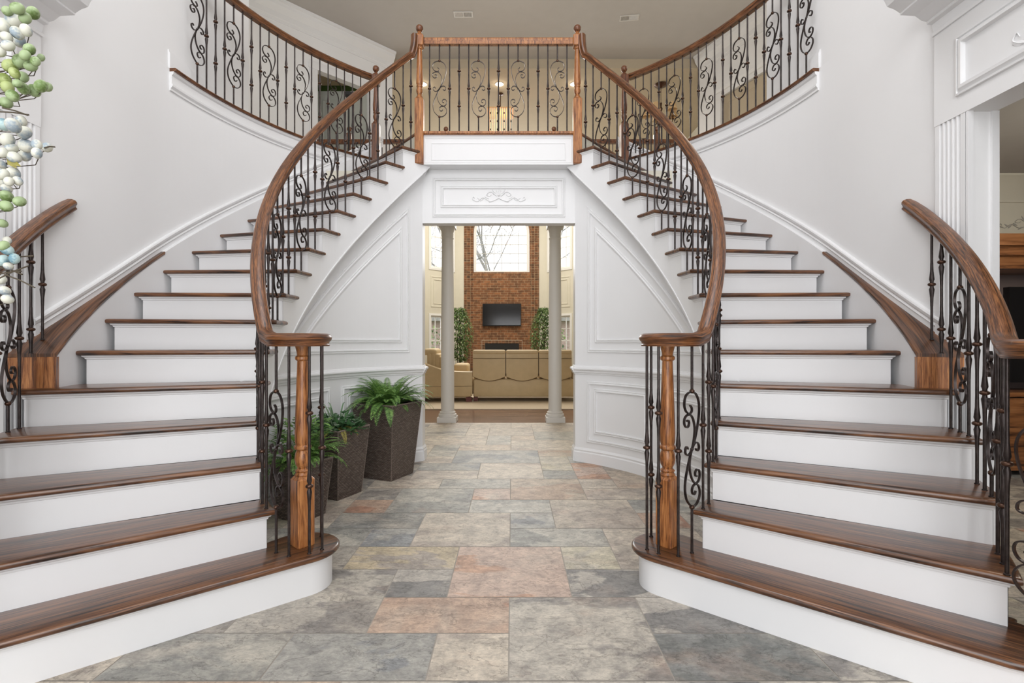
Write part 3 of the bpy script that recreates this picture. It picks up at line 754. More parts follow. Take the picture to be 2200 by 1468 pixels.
# ---------------------------------------------------------------- side walls, openings, entablatures
def flat_x(s, X):    # wall plane facing the foyer axis; a = y
    return lambda a, z, n: (s*(X-n), a, z)
FR = [(0.0,0.0),(0.002,0.008),(0.010,0.010),(0.014,0.006),(0.022,0.013),(0.030,0.013),(0.034,0.0)]
def relief(mb, fn, cx, cz, w, h):
    """carved foliate applique made of scrolls, leaves and a centre flower"""
    def leaf(a, z, ang, L, wd):
        pts = []
        n = 7
        for k in range(n+1):
            f = k/n; pts.append((f*L, wd*sin(pi*f)**0.8*(1-0.3*f)))
        vs = []; 
        for f, q in pts:
            for sgn, hh in ((1,0.001),(0,0.005),(-1,0.001)):
                x = f; y = sgn*q
                vs.append(fn(a+x*cos(ang)-y*sin(ang), z+x*sin(ang)+y*cos(ang), hh))
        fs = []
        for k in range(n):
            for j in range(2): fs.append((k*3+j, k*3+j+1, k*3+j+4, k*3+j+3))
        mb.add(vs, fs)
    def vine(pts, r0, r1):
        q = catmull(pts, 5); n = len(q)
        mb.tube([fn(a, z, 0.004) for a, z in q], [r0+(r1-r0)*i/(n-1) for i in range(n)], 6)
    for sg in (-1, 1):
        vine([(cx, cz-0.15*h), (cx+sg*w*0.15, cz-0.38*h), (cx+sg*w*0.28, cz-0.1*h), (cx+sg*w*0.38, cz-0.38*h), (cx+sg*w*0.47, cz-0.2*h), (cx+sg*w*0.45, cz-0.05*h), (cx+sg*w*0.43, cz-0.18*h)], 0.0045, 0.002)
        vine([(cx+sg*w*0.04, cz), (cx+sg*w*0.14, cz+0.3*h), (cx+sg*w*0.22, cz+0.1*h), (cx+sg*w*0.17, cz), (cx+sg*w*0.13, cz+0.1*h)], 0.004, 0.002)
        for f, dz, an in ((0.10,-0.3,-0.5),(0.18,-0.2,0.5),(0.27,-0.15,-0.7),(0.32,-0.3,0.6),(0.40,-0.35,0.3),(0.07,0.2,1.0)):
            leaf(cx+sg*w*f, cz+dz*h, an if sg > 0 else pi-an, 0.085*w, 0.075*h)
    for k in range(7):
        a = pi*(k+0.5)/7; leaf(cx, cz+0.05*h, a, 0.42*h, 0.10*h)
    v = fn(cx, cz+0.05*h, 0.006); mb.ball(v, 0.07*h, 10, 6)
for s in (-1, 1):
    nm = SIDE[s]
    mb = MB(); fx = XW
    # straight wall pieces: beyond opening, above opening, near camera side
    def wq(y0, y1, z0, z1, x=fx, d=0.13):
        xs = sorted((s*x, s*(x+d))); mb.box(xs[0], xs[1], y0, y1, z0, z1)
    wq(2.55, 3.62, 0, 6.0); wq(0.2, 2.55, 2.345, 6.0); wq(-2.6, 0.2, 0, 6.0); wq(3.62, 4.94 if s < 0 else 4.58, LAND, 6.0)
    structure('wall_%s' % nm, mb, 'wall_paint')
    mb = MB(); ts = frange(0.0, 0.93, 40)
    for a, b in zip(ts, ts[1:]):
        mb.quad(P3(s,a,RW,0), P3(s,b,RW,0), P3(s,b,RW,LAND-0.001), P3(s,a,RW,LAND-0.001))
    structure('wall_%s' % nm, mb, 'wall_paint', 60, 'curved wall behind the %s staircase' % nm)
    # balcony edge: nosing and stepped trim below
    g = thing('balcony_edge', 'curved white fascia with oak nosing along the %s balcony' % nm, 'balcony trim', (s*2.2, 4.4, LAND))
    ts = frange(0.085, 0.90, 50); mb = MB()
    prof = [(0.03,0.0),(-0.045,0.0),(-0.055,-0.006),(-0.058,-0.013),(-0.055,-0.020),(-0.045,-0.026),(0.03,-0.026)]
    sd = [(s*cos(t), sin(t), 0) for t in ts]; path = [P3(s,t,RW,LAND) for t in ts]
    def sw(mb, prof):
        n = len(ts); m = len(prof)
        vs = [P3(s, t, RW+a, LAND+b) for t in ts for a, b in prof]; uvs = [(t*RW, a+b) for t in ts for a, b in prof]
        fs = [(i*m+j, i*m+(j+1)%m, (i+1)*m+(j+1)%m, (i+1)*m+j) for i in range(n-1) for j in range(m)]+[tuple(range(m)), tuple((n-1)*m+j for j in range(m))]
        mb.add(vs, fs, uvs)
    sw(mb, prof); obj('nosing', mb, 'rail_wood', g, 40)
    mb = MB(); sw(mb, [(0.01,-0.0265),(-0.034,-0.0265),(-0.030,-0.045),(-0.018,-0.055),(-0.018,-0.115),(-0.026,-0.120),(-0.024,-0.135),(-0.010,-0.150),(-0.010,-0.165),(0.01,-0.165)])
    obj('fascia', mb, 'white_trim', g, 30)
    # upper baseboard
    mb = MB(); f = flat_x(s, XW); band(mb, f, [(3.78, LAND), (4.58, LAND)], [(0,0.0),(0,0.016),(0.11,0.016),(0.125,0.008),(0.14,0.006),(0.142,0)])
    structure('baseboard_%s' % nm, mb, 'white_trim')
    # fluted pilaster + jamb
    mb = MB(); xs = XW-0.018
    w0, w1 = 2.555, 2.735; n = 5; fl = []
    ys = [w0, w0+0.012]
    pr = [(w0, 0.0), (w0, 0.018), (w0+0.022, 0.018)]
    pitch = (w1-w0-0.044)/n
    for k in range(n):
        y = w0+0.022+k*pitch
        for q in range(7):
            a = pi*q/6; pr.append((y+pitch*0.14+pitch*0.36*(1-cos(a)), 0.018-0.011*sin(a)))
    pr += [(w1-0.022, 0.018), (w1, 0.018), (w1, 0.0)]
    m = len(pr); vs = [(s*(XW-h), y, z) for z in (0.0, 2.362) for y, h in pr]
    mb.add(vs, [(j, j+1, m+j+1, m+j) for j in range(m-1)])
    b = sorted((s*(XW-0.03), s*XW)); mb.box(b[0], b[1], w0-0.004, w1+0.004, 0, 0.2)
    # jamb lining casing lines
    for x0, x1 in ((XW-0.018, XW+0.01), (XW+0.105, XW+0.14)):
        b = sorted((s*x0, s*x1)); mb.box(b[0], b[1], 2.538, 2.5495, 0, 2.345)
    structure('trim_1', mb, 'white_trim', 25, 'fluted white pilaster beside the %s side opening' % nm)
    # entablature
    mb = MB(); b = sorted((s*(XW-0.020), s*XW)); mb.box(b[0], b[1], 0.1, 2.74, 2.345, 2.86)
    f = flat_x(s, XW-0.020)
    ring_frame(mb, f, [(0.30,2.44),(2.60,2.44),(2.60,2.745),(0.30,2.745)], [(0.0,0.0),(0.003,0.012),(0.012,0.014),(0.016,0.007),(0.03,0.020),(0.045,0.022),(0.05,0.0)])
    cor = [(2.835,0.0),(2.835,0.030),(2.850,0.034),(2.862,0.018),(2.90,0.030),(2.905,0.055),(2.918,0.058),(2.925,0.085),(2.945,0.112),(2.95,0.12),(2.955,0.20),(2.965,0.20),(2.985,0.23),(3.0,0.27),(3.03,0.285),(3.05,0.30),(3.06,0.30),(3.06,0.0)]
    m = len(cor); vs = [(s*(XW-h), y, z) for y in (0.0, 2.745) for z, h in cor]
    mb.add(vs, [(j, j+1, m+j+1, m+j) for j in range(m-1)]+[tuple(range(m)), tuple(m+j for j in range(m))])
    relief(mb, f, 1.95, 2.59, 0.75, 0.20)
    structure('trim_2', mb, 'white_trim', 25, 'white panelled entablature with cornice over the %s opening' % nm)
    # soffit of opening
    # side room beyond
    mb = MB(); X0 = XW+0.13; b = sorted((s*X0, s*7.2))
    mb.box(b[0], b[1], 5.0, 5.1, 0, 2.8); xs = sorted((s*7.2, s*7.3)); mb.box(xs[0], xs[1], -1.5, 5.0, 0, 2.8); mb.box(b[0], b[1], -1.6, -1.5, 0, 2.8)
    xs = sorted((s*X0, s*(X0+0.02))); mb.box(xs[0], xs[1], 2.56, 5.0, 0, 2.8)
    structure('wall_back', mb, 'cream_paint', label='wall of the %s side room' % nm)
    structure('ceiling', MB().box(b[0], b[1], -1.5, 5.0, 2.8, 2.85), 'ceiling_paint', label='ceiling of the %s side room' % nm)
    mb = MB(); fb = lambda a, z, n: (s*a, 5.0-n, z)
    band(mb, fb, [(X0, 2.58), (7.2, 2.58)], [(-0.02,0),(-0.02,0.02),(0.03,0.03),(0.09,0.07),(0.17,0.12),(0.2,0.16),(0.22,0.16),(0.22,0.0)])
    structure('trim_3', mb, 'cream_paint', label='crown moulding in the %s side room' % nm)

# right side room furniture
g = thing('display_cabinet', 'tall dark wooden cabinet seen through the right side opening', 'cabinet', (5.6, 4.7, 0))
obj('cornice', MB().box(4.0, 6.9, 4.40, 4.99, 2.03, 2.13).box(4.03, 6.87, 4.45, 4.99, 1.95, 2.03), 'cabinet_wood', g)
obj('frieze', MB().box(4.06, 6.84, 4.50, 4.99, 1.84, 1.95), 'cabinet_wood', g)
obj('back_panel', MB().box(4.06, 6.84, 4.93, 4.99, 0.0, 1.84), 'mauve_panel', g)
obj('side_panel', MB().box(4.06, 4.10, 4.50, 4.93, 0.0, 1.84), 'cabinet_wood', g)
obj('side_panel', MB().box(6.80, 6.84, 4.50, 4.93, 0.0, 1.84), 'cabinet_wood', g)
obj('shelf', MB().box(4.10, 6.80, 4.50, 4.93, 0.70, 0.74), 'cabinet_wood', g)
obj('door', MB().box(4.10, 5.45, 4.49, 4.51, 0.05, 0.69), 'cabinet_wood', g)
obj('door', MB().box(5.47, 6.80, 4.49, 4.51, 0.05, 0.69), 'cabinet_wood', g)
g = thing('television', 'black screen standing in the cabinet of the right side room', 'television', (5.6, 4.7, 0.74))
obj('screen', MB().box(4.66, 6.4, 4.62, 4.68, 0.82, 1.69), 'black_gloss', g); obj('stand', MB().box(5.3, 5.95, 4.58, 4.85, 0.741, 0.82), 'black_matte', g)
mb = MB(); relief(mb, lambda a, z, n: (a, 5.0-n, z), 5.22, 2.36, 0.62, 0.13)
single('wall_stencil', mb, 'stencil_grey', 'grey floral scroll ornament high on the right side room wall', 'wall ornament')

# ---------------------------------------------------------------- panelled curved walls under the stairs
for s in (-1, 1):
    nm = SIDE[s]; mb = MB()
    def cyl(a, z, n, R=RU): t = a/RU; return P3(s, t, R-n, z)
    ts = frange(-0.62, 0.962, 70)
    def wt(t): return max(0.02, helix(t)-0.47-0.095)
    for a, b in zip(ts, ts[1:]):
        mb.quad(P3(s,a,RU,0), P3(s,b,RU,0), P3(s,b,RU,wt(b)), P3(s,a,RU,wt(a)))
    # jamb of the passage
    j0 = P2(s, 0.962, RU); xj = abs(j0[0]); yj = j0[1]
    q = [(s*xj, yj), (s*xj, 5.23), (s*(xj+0.30), 5.23), (s*(xj+0.30), yj-0.2)]
    mb.add([(x,y,0) for x,y in q[:3]]+[(x,y,2.95) for x,y in q[:3]], [(0,1,4,3),(1,2,5,4)])
    structure('wall_%s' % nm, mb, 'white_trim', 50, 'curved panelled wall beneath the %s staircase' % nm)
    # chair rail, baseboard
    mb = MB(); c = lambda a, z, n: cyl(a, z, n)
    path = [(t*RU, 0) for t in frange(-0.55, 0.962, 60)]
    band(mb, c, path, [(0,0),(0,0.020),(0.095,0.018),(0.105,0.011),(0.12,0.014),(0.132,0.006),(0.142,0.0)])
    f2 = lambda a, z, n: (s*(xj-n), a, z)
    band(mb, f2, [(yj, 0), (5.235, 0)], [(0,0),(0,0.020),(0.095,0.018),(0.105,0.011),(0.12,0.014),(0.132,0.006),(0.142,0.0)])
    structure('baseboard_%s' % nm, mb, 'white_trim', 25)
    mb = MB(); path = [(t*RU, 0) for t in frange(-0.28, 0.962, 60)]
    CR = [(0.868,0),(0.870,0.008),(0.882,0.010),(0.888,0.018),(0.905,0.022),(0.915,0.034),(0.922,0.036),(0.932,0.034),(0.940,0.012),(0.952,0.008),(0.955,0)]
    band(mb, c, path, CR); band(mb, f2, [(yj, 0), (5.235, 0)], CR)
    structure('trim_4', mb, 'white_trim', 25, 'white chair rail on the %s curved wall' % nm)
    # lower panels
    mb = MB()
    for t0, t1 in ((0.4796, 0.8925), (-0.03, 0.4096)):
        ring_frame(mb, c, [(t0*RU,0.20),(t1*RU,0.20),(t1*RU,0.805),(t0*RU,0.805)], FR)
        ring_frame(mb, c, [((t0+0.037)*RU,0.29),((t1-0.044)*RU,0.29),((t1-0.044)*RU,0.735),((t0+0.037)*RU,0.735)], FR)
    # spandrel frames following the stair
    def spandrel(tR, off, zb):
        tL = T1+((zb+off)/RISE-1)*DT+0.015
        pts = [(tL*RU, zb), (tR*RU, zb)]
        for t in frange(tR, tL, 14)[:-1]: pts.append((t*RU, helix(t)-off))
        return pts
    ring_frame(mb, c, spandrel(0.887, 0.695, 1.085), FR, 0.05)
    ring_frame(mb, c, spandrel(0.842, 0.825, 1.180), FR, 0.05)
    structure('trim_5', mb, 'white_trim', 25, 'raised panel mouldings on the %s curved wall' % nm)

# ---------------------------------------------------------------- bridge, header, landing slab
mb = MB(); fy = lambda Y: (lambda a, z, n: (a, Y-n, z))
mb.box(-0.76, 0.76, 4.935, 5.30, 2.915, LAND-0.03)
ring_frame(mb, fy(4.935), [(-0.655,2.945+0.01),(0.655,2.955),(0.655,3.125),(-0.655,3.125)], [(0,0),(0.002,0.004),(0.008,0.004),(0.010,0)])
ring_frame(mb, fy(4.935), [(-0.715,2.93),(0.715,2.93),(0.715,3.17),(-0.715,3.17)], [(0,0),(0.002,0.003),(0.006,0.003),(0.008,0)])
structure('trim_6', mb, 'white_trim', 25, 'white panelled fascia of the central landing')
mb = MB(); mb.box(-0.80, 0.80, 5.085, 5.20, 2.378, 2.915)
ring_frame(mb, fy(5.085), [(-0.665,2.44),(0.665,2.44),(0.665,2.835),(-0.665,2.835)], FR)
ring_frame(mb, fy(5.085), [(-0.585,2.535),(0.585,2.535),(0.585,2.755),(-0.585,2.755)], FR)
relief(mb, fy(5.085), 0.0, 2.65, 0.56, 0.14)
structure('trim_7', mb, 'white_trim', 25, 'white panelled header with carved ornament over the passage')
# upper floor slab
poly = [(-0.74, 4.94), (0.74, 4.94)]
poly += [P2(1, 0.90, 1.72)]
poly += [P2(1, t, RW+0.012) for t in frange(0.90, 0.03, 30)]
poly += [(XW+0.02, 3.58), (6.2, 3.58), (6.2, 7.6), (-6.2, 7.6), (-6.2, 3.58), (-XW-0.02, 3.58)]
poly += [P2(-1, t, RW+0.012) for t in frange(0.03, 0.90, 30)]
poly += [P2(-1, 0.90, 1.72)]
structure('floor', MB().prism(poly, 2.96, LAND-0.002), 'cream_paint', 0, 'upper hall floor slab')
for s in (-1, 1):   # top riser + nosing up to the landing
    g = thing('landing_step', 'top landing nosing and riser at the head of the %s staircase' % SIDE[s], 'stair landing', (s*1.1, 5.2, 3.04))
    a = th(17)
    q = [P2(s, a, RI+0.03), P2(s, a, RO), P2(s, a+0.03, RO), P2(s, a+0.045, RI+0.03)]
    mb = MB(); mb.slab(q, [(LAND+z+0.001, d*0.6) for z, d in NOSE], lambda x, y: (hypot(x, y-CY), 0)); obj('nosing', mb, 'rail_wood', g, 40)
    q = [P2(s, a+0.018, RI+0.035), P2(s, a+0.018, RO), P2(s, a+0.06, RO), P2(s, a+0.06, RI+0.035)]
    mb = MB(); mb.prism(q, 16*RISE, LAND-0.03); obj('riser', mb, 'white_trim', g)
    # stringer return behind newel
    mb = MB(); ts = frange(th(17)+0.0205, 0.975, 6); rs = RI+0.0345
    for t0, t1 in zip(ts, ts[1:]):
        s0, s1 = helix(t0)-0.47, helix(t1)-0.47
        mb.quad(P3(s,t0,rs,s0), P3(s,t1,rs,s1), P3(s,t1,rs,LAND-0.03), P3(s,t0,rs,LAND-0.03)); prev = None
        for k in range(7):
            q_ = pi/2*k/6; r = rs+(RU-rs)*sin(q_); dz = 0.10*(1-cos(q_)); cur = (P3(s,t0,r,s0-dz), P3(s,t1,r,s1-dz))
            if prev: mb.quad(prev[0], prev[1], cur[1], cur[0])
            prev = cur
    obj('stringer', mb, 'white_trim', g)
# ceiling over foyer and hall
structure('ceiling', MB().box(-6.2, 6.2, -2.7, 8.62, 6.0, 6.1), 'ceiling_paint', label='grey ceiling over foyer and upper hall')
structure('ceiling', MB().box(-6.2, 6.2, 8.62, 15.4, 5.84, 6.1), 'tan_paint', label='tan ceiling of the great room')  # dropped front face is shaped to stand for the handrail's shadow band
# front wall behind the camera with tall windows
mb = MB(); mb.box(-2.6, -1.9, -2.75, -2.6, 0, 6); mb.box(1.9, 2.6, -2.75, -2.6, 0, 6); mb.box(-1.9, 1.9, -2.75, -2.6, 5.7, 6); mb.box(-0.06, 0.06, -2.75, -2.6, 0, 5.7); mb.box(-1.9, 1.9, -2.75, -2.6, 2.5, 2.7)
structure('wall_front', mb, 'wall_paint')
structure('window_1', MB().box(-1.9, 1.9, -2.70, -2.69, 0, 5.7), 'window_glass', 0, 'tall front entry window')

# ---------------------------------------------------------------- upper hall walls
mb = MB()
def seg_wall(mb, p, q, z0, z1, th_=0.1, hole=None):
    d = Vector((q[0]-p[0], q[1]-p[1])); L = d.length; d.normalize(); nrm = Vector((-d.y, d.x))*th_
    def piece(a, b, za, zb):
        A = (p[0]+d.x*a, p[1]+d.y*a); B = (p[0]+d.x*b, p[1]+d.y*b)
        mb.add([(A[0],A[1],za),(B[0],B[1],za),(B[0]+nrm.x,B[1]+nrm.y,za),(A[0]+nrm.x,A[1]+nrm.y,za),(A[0],A[1],zb),(B[0],B[1],zb),(B[0]+nrm.x,B[1]+nrm.y,zb),(A[0]+nrm.x,A[1]+nrm.y,zb)],
               [(0,3,2,1),(4,5,6,7),(0,1,5,4),(1,2,6,5),(2,3,7,6),(3,0,4,7)])
    if hole:
        a, b, za, zb = hole; piece(0, a, z0, z1); piece(b, L, z0, z1); piece(a, b, zb, z1)
        if za > z0: piece(a, b, z0, za)
    else: piece(0, L, z0, z1)
PL = (-1.87, 8.49); PQ = (-5.6, 4.76); r2 = sqrt(2)
seg_wall(mb, PQ, PL, LAND-0.1, 6.0, 0.1, (5.275-1.283, 5.275-0.452, LAND-0.1, 5.25))
structure('wall_left', mb, 'wall_paint', label='angled white wall of the upper left hall')
def fl(a, z, n): return (PL[0]-a/r2+n/r2, PL[1]-a/r2-n/r2, z)
mb = MB(); band(mb, fl, [(0.0, 0), (5.2, 0)], [(5.72,0.0),(5.722,0.010),(5.76,0.014),(5.77,0.022),(5.84,0.030),(5.85,0.04),(5.91,0.09),(5.955,0.10),(5.962,0.12),(5.998,0.125),(5.998,0)])
band(mb, fl, [(0.0,0),(0.452,0)], [(LAND,0),(LAND,0.016),(LAND+0.13,0.014),(LAND+0.14,0)]); band(mb, fl, [(1.283,0),(5.2,0)], [(LAND,0),(LAND,0.016),(LAND+0.13,0.014),(LAND+0.14,0)])
structure('trim_8', mb, 'white_trim', 25, 'crown moulding and base of the upper left hall wall')
mb = MB()
for a0, a1, z0, z1 in ((1.283,1.40,LAND,5.25),(0.335,0.452,LAND,5.25),(0.32,1.42,5.25,5.37)):
    band(mb, fl, [(a0,0),(a1,0)], [(z0,0),(z0,0.018),(z1-0.01,0.018),(z1,0.012),(z1,0)])
structure('door_1', mb, 'white_trim', label='white casing of the upper left doorway')
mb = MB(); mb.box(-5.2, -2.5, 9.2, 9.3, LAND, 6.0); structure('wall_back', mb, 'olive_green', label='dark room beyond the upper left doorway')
g = thing('door', 'pale grey-green door leaf standing open in the upper left doorway', 'door', (-2.2, 8.2, LAND))
obj('panel', MB().box(-3.0, -2.2, 8.19, 8.23, LAND+0.002, 5.24), 'door_greygreen', g); 
mb = MB(); mb.ball((-2.92, 8.155, 4.2), 0.03); obj('knob', mb, 'bronze_iron', g)
mb = MB()
for x0, x1, z0, z1 in ((-2.92,-2.65,3.4,4.1),(-2.55,-2.28,3.4,4.1),(-2.92,-2.65,4.3,5.1),(-2.55,-2.28,4.3,5.1)):
    ring_frame(mb, fy(8.19), [(x0,z0),(x1,z0),(x1,z1),(x0,z1)], [(0,0),(0.01,0.008),(0.025,0.0)])
obj('panel_moulding', mb, 'door_greygreen', g)
# right hall wall
PR = (3.30, 8.60); PE = (4.70, 5.18); dd = Vector((PE[0]-PR[0], PE[1]-PR[1])); LR = dd.length; dd.normalize(); nn = Vector((-dd.y, dd.x)); nn = -nn if nn.x > 0 else nn
def fr(a, z, n): return (PR[0]+dd.x*a+nn.x*n, PR[1]+dd.y*a+nn.y*n, z)
mb = MB(); seg_wall(mb, PR, PE, LAND-0.1, 6.0, 0.1, (0.50, 1.9, LAND-0.1, 5.12)); structure('wall_right', mb, 'wall_paint', label='white wall of the upper right hall')
mb = MB(); band(mb, fr, [(0,0),(LR,0)], [(5.72,0.0),(5.722,0.010),(5.76,0.014),(5.77,0.022),(5.84,0.030),(5.85,0.04),(5.91,0.09),(5.955,0.10),(5.962,0.12),(5.998,0.125),(5.998,0)])
structure('trim_9', mb, 'white_trim', 25, 'crown moulding of the upper right hall wall')
mb = MB()
band(mb, fr, [(0.36,0),(2.05,0)], [(5.12,0),(5.12,0.018),(5.19,0.018),(5.20,0.035),(5.235,0.05),(5.25,0.05),(5.255,0)])
for a0, a1 in ((0.38,0.50),(1.9,2.02)): band(mb, fr, [(a0,0),(a1,0)], [(LAND,0),(LAND,0.018),(5.12,0.018),(5.12,0)])
structure('door_2', mb, 'white_trim', label='cased doorway of the upper right hall')
mb = MB()
def leafbox(mb, f, a0, a1, z0, z1, n0, n1):
    vs = [f(a, z, n) for n in (n0, n1) for a, z in ((a0,z0),(a1,z0),(a1,z1),(a0,z1))]
    mb.add(vs, [(0,1,2,3),(4,5,6,7),(0,1,5,4),(1,2,6,5),(2,3,7,6),(3,0,4,7)])
g = thing('door', 'tan painted door leaf with raised panels in the upper right hall', 'door', (3.9, 7.2, LAND))
leafbox(mb, fr, 0.505, 1.895, LAND+0.002, 5.115, -0.03, -0.07); obj('panel', mb, 'tan_paint', g)
mb = MB()
for a0 in (0.6, 1.28):
    for z0, z1 in ((3.4,4.1),(4.3,5.0)): ring_frame(mb, lambda a, z, n: fr(a, z, n-0.03), [(a0,z0),(a0+0.52,z0),(a0+0.52,z1),(a0,z1)], [(0,0),(0.01,0.010),(0.025,0.0)])
obj('panel_moulding', mb, 'tan_paint', g)
mb = MB(); mb.box(-6.3, -6.2, 3.4, 9.7, LAND-0.2, 6); structure('wall_left', mb, 'wall_paint', label='end wall of the upper left hall')
mb = MB(); mb.box(6.2, 6.3, 3.4, 9.0, LAND-0.2, 6); structure('wall_right', mb, 'wall_paint', label='end wall of the upper right hall')
mb = MB(); mb.box(-6.2, -XW-0.13, 3.4, 3.5, LAND-0.2, 6); mb.box(XW+0.13, 6.2, 3.4, 3.5, LAND-0.2, 6); structure('wall_front', mb, 'wall_paint', label='front wall of the upper halls')
# overlook railing at the far side of the landing
g = thing('overlook_railing', 'dark wooden railing with ball finials at the far edge of the landing', 'railing', (0, 7.4, LAND))
for x in (-2.24, -0.83, 0.743, 2.24): newel(g, x, 7.4, LAND-0.002, 4.33, 0, 'dark_newel_wood', True, 3.58)
mb = MB(); ps = [(x, 7.4, 4.08) for x in (-2.7, -1, 1, 2.9)]; mb.sweep(ps, [(0,-1,0)]*4, RAILP); obj('handrail', mb, 'dark_newel_wood', g, 35)
x = -2.6
while x < 2.9:
    if all(abs(x-q) > 0.06 for q in (-2.24, -0.83, 0.743, 2.24)): baluster(g, 'K', x, 7.4, LAND-0.002, 0.85, 0)
    x += 0.105
# vents and downlights
def vent(x, y, lab, rot):
    g = thing('ceiling_vent', lab, 'vent', (x, y, 6.0)); g.rotation_euler = (0, 0, rot)
    mb = MB(); mb.box(-0.14,0.14,-0.065,-0.050,-0.008,-0.001).box(-0.14,0.14,0.050,0.065,-0.008,-0.001).box(-0.14,-0.122,-0.05,0.05,-0.008,-0.001).box(0.122,0.14,-0.05,0.05,-0.008,-0.001).box(-0.006,0.006,-0.05,0.05,-0.008,-0.001)
    o = bpy.data.objects.new('frame', mesh('frame', mb, 'vent_metal')); COL.objects.link(o); o.parent = g
    o = bpy.data.objects.new('backing', mesh('backing', MB().box(-0.125,0.125,-0.052,0.052,-0.003,-0.001), 'vent_dark')); COL.objects.link(o); o.parent = g
    mb = MB()
    for k in range(22):
        xx = -0.115+k*0.011; t = 0.004 if k < 11 else -0.004
        mb.add([(xx-t,-0.05,-0.007),(xx+t,-0.05,-0.003),(xx+t,0.05,-0.003),(xx-t,0.05,-0.007)], [(0,1,2,3)])
    o = bpy.data.objects.new('louvres', mesh('louvres', mb, 'vent_metal')); COL.objects.link(o); o.parent = g
vent(-0.582, 7.446, 'small ceiling vent, left of the two above the landing', 0)
vent(1.872, 7.527, 'small ceiling vent, right of the two above the landing', -0.12)
for u, lab in ((908, 'glowing round recessed ceiling light beside the left landing newel'), (1073, 'glowing round recessed ceiling light at the centre of the landing'), (1234, 'glowing round recessed ceiling light beside the right landing newel')):
    x = 0.132+(u-1100)/1090.5*9.14
    g = thing('ceiling_light', lab, 'ceiling light', (x, 9.14, 5.84), 'recessed great room lights')
    mb = MB(); mb.lathe([(0.055,5.838),(0.078,5.838),(0.080,5.832),(0.056,5.830)], (x, 9.14, 0), 20); obj('trim_ring', mb, 'window_white', g)
    mb = MB(); mb.lathe([(0.056,5.8385),(0.056,5.834)], (x, 9.14, 0), 20); obj('lamp', mb, 'lamp_glow', g)
    sp = point('recessed_glow', (x, 9.14, 5.76), 1.2, (1.0, 0.85, 0.65), 0.05)
# lantern of vertical glass strips
g = thing('lantern', 'square hanging lantern of pale striped glass strips glowing warm beyond the landing', 'pendant lamp', (-0.075, 9.5, 5.84))
cxl = 0.132+(1075.5-1100)/1090.5*9.5
obj('top_frame', MB().box(cxl-0.24, cxl+0.24, 9.26, 9.74, 5.47, 5.49), 'shade_amber', g)
obj('bottom_frame', MB().box(cxl-0.24, cxl+0.24, 9.26, 9.74, 4.98, 5.0), 'shade_amber', g)
mb = MB()
for k in range(12):
    for j, (ax, ay, bx, by) in enumerate(((-1,-1,1,-1),(1,-1,1,1),(1,1,-1,1),(-1,1,-1,-1))):
        f = (k+0.5)/12; x = cxl+0.225*(ax+(bx-ax)*f); y = 9.5+0.225*(ay+(by-ay)*f)
        hx = 0.011 if j % 2 == 0 else 0.003; hy = 0.003 if j % 2 == 0 else 0.011
        mb.box(x-hx, x+hx, y-hy, y+hy, 5.0, 5.47)
obj('glass_strips', mb, 'lantern_glow', g)
mb = MB()
for i in range(4):
    for k in range(3): mb.box(cxl-0.19+i*0.125, cxl-0.17+i*0.125, 9.266, 9.272, 5.06+k*0.15, 5.09+k*0.15)
obj('studs', mb, 'black_matte', g)['kind'] = 'stuff'
mb = MB(); mb.tube([(cxl, 9.5, 5.49), (cxl, 9.5, 5.83)], 0.008); mb.lathe([(0.05,5.84),(0.05,5.82),(0.02,5.81)], (cxl, 9.5, 0), 14); obj('stem', mb, 'bronze_iron', g)
point('lantern_lamp', (cxl, 9.5, 5.3), 9, (1.0, 0.40, 0.24), 0.2)
# small chandelier upper right
X, Y = 2.82, 9.16
g = thing('chandelier', 'small bronze chandelier with amber shades hanging in the upper right hall', 'chandelier', (X, Y, 5.84))
mb = MB(); mb.lathe([(0.11,5.84),(0.12,5.83),(0.10,5.81),(0.03,5.79),(0.01,5.77)], (X,Y,0), 18); obj('canopy', mb, 'bronze_iron', g)
mb = MB()
for k in range(9):
    z = 5.77-k*0.028; q = [(X+(0.009*cos(a) if k%2 else 0), Y+(0 if k%2 else 0.009*cos(a)), z-0.016+0.018*sin(a)) for a in frange(0, 2*pi, 8)]
    mb.tube(q, 0.0022, 5)
obj('chain', mb, 'bronze_iron', g)
mb = MB(); mb.lathe([(0.004,5.52),(0.02,5.50),(0.012,5.44),(0.03,5.40),(0.012,5.34),(0.035,5.24),(0.045,5.18),(0.02,5.12),(0.03,5.08),(0.005,5.04)], (X,Y,0), 14); obj('body', mb, 'bronze_iron', g)
for k in range(5):
    a = 2*pi*k/5+0.3; dx, dy = cos(a), sin(a)
    mb = MB(); q = catmull([(0.03,5.22),(0.10,5.12),(0.20,5.14),(0.25,5.24)], 5); mb.tube([(X+dx*r, Y+dy*r, z) for r, z in q], 0.007); mb.lathe([(0.02,5.24),(0.03,5.25),(0.012,5.255),(0.012,5.31)], (X+dx*0.25,Y+dy*0.25,0), 10)
    arm = obj('arm', mb, 'bronze_iron', g)
    mb = MB(); mb.lathe([(0.085,5.29),(0.045,5.42),(0.043,5.42),(0.083,5.29)], (X+dx*0.25,Y+dy*0.25,0), 16, False); obj('shade', mb, 'shade_amber', arm)
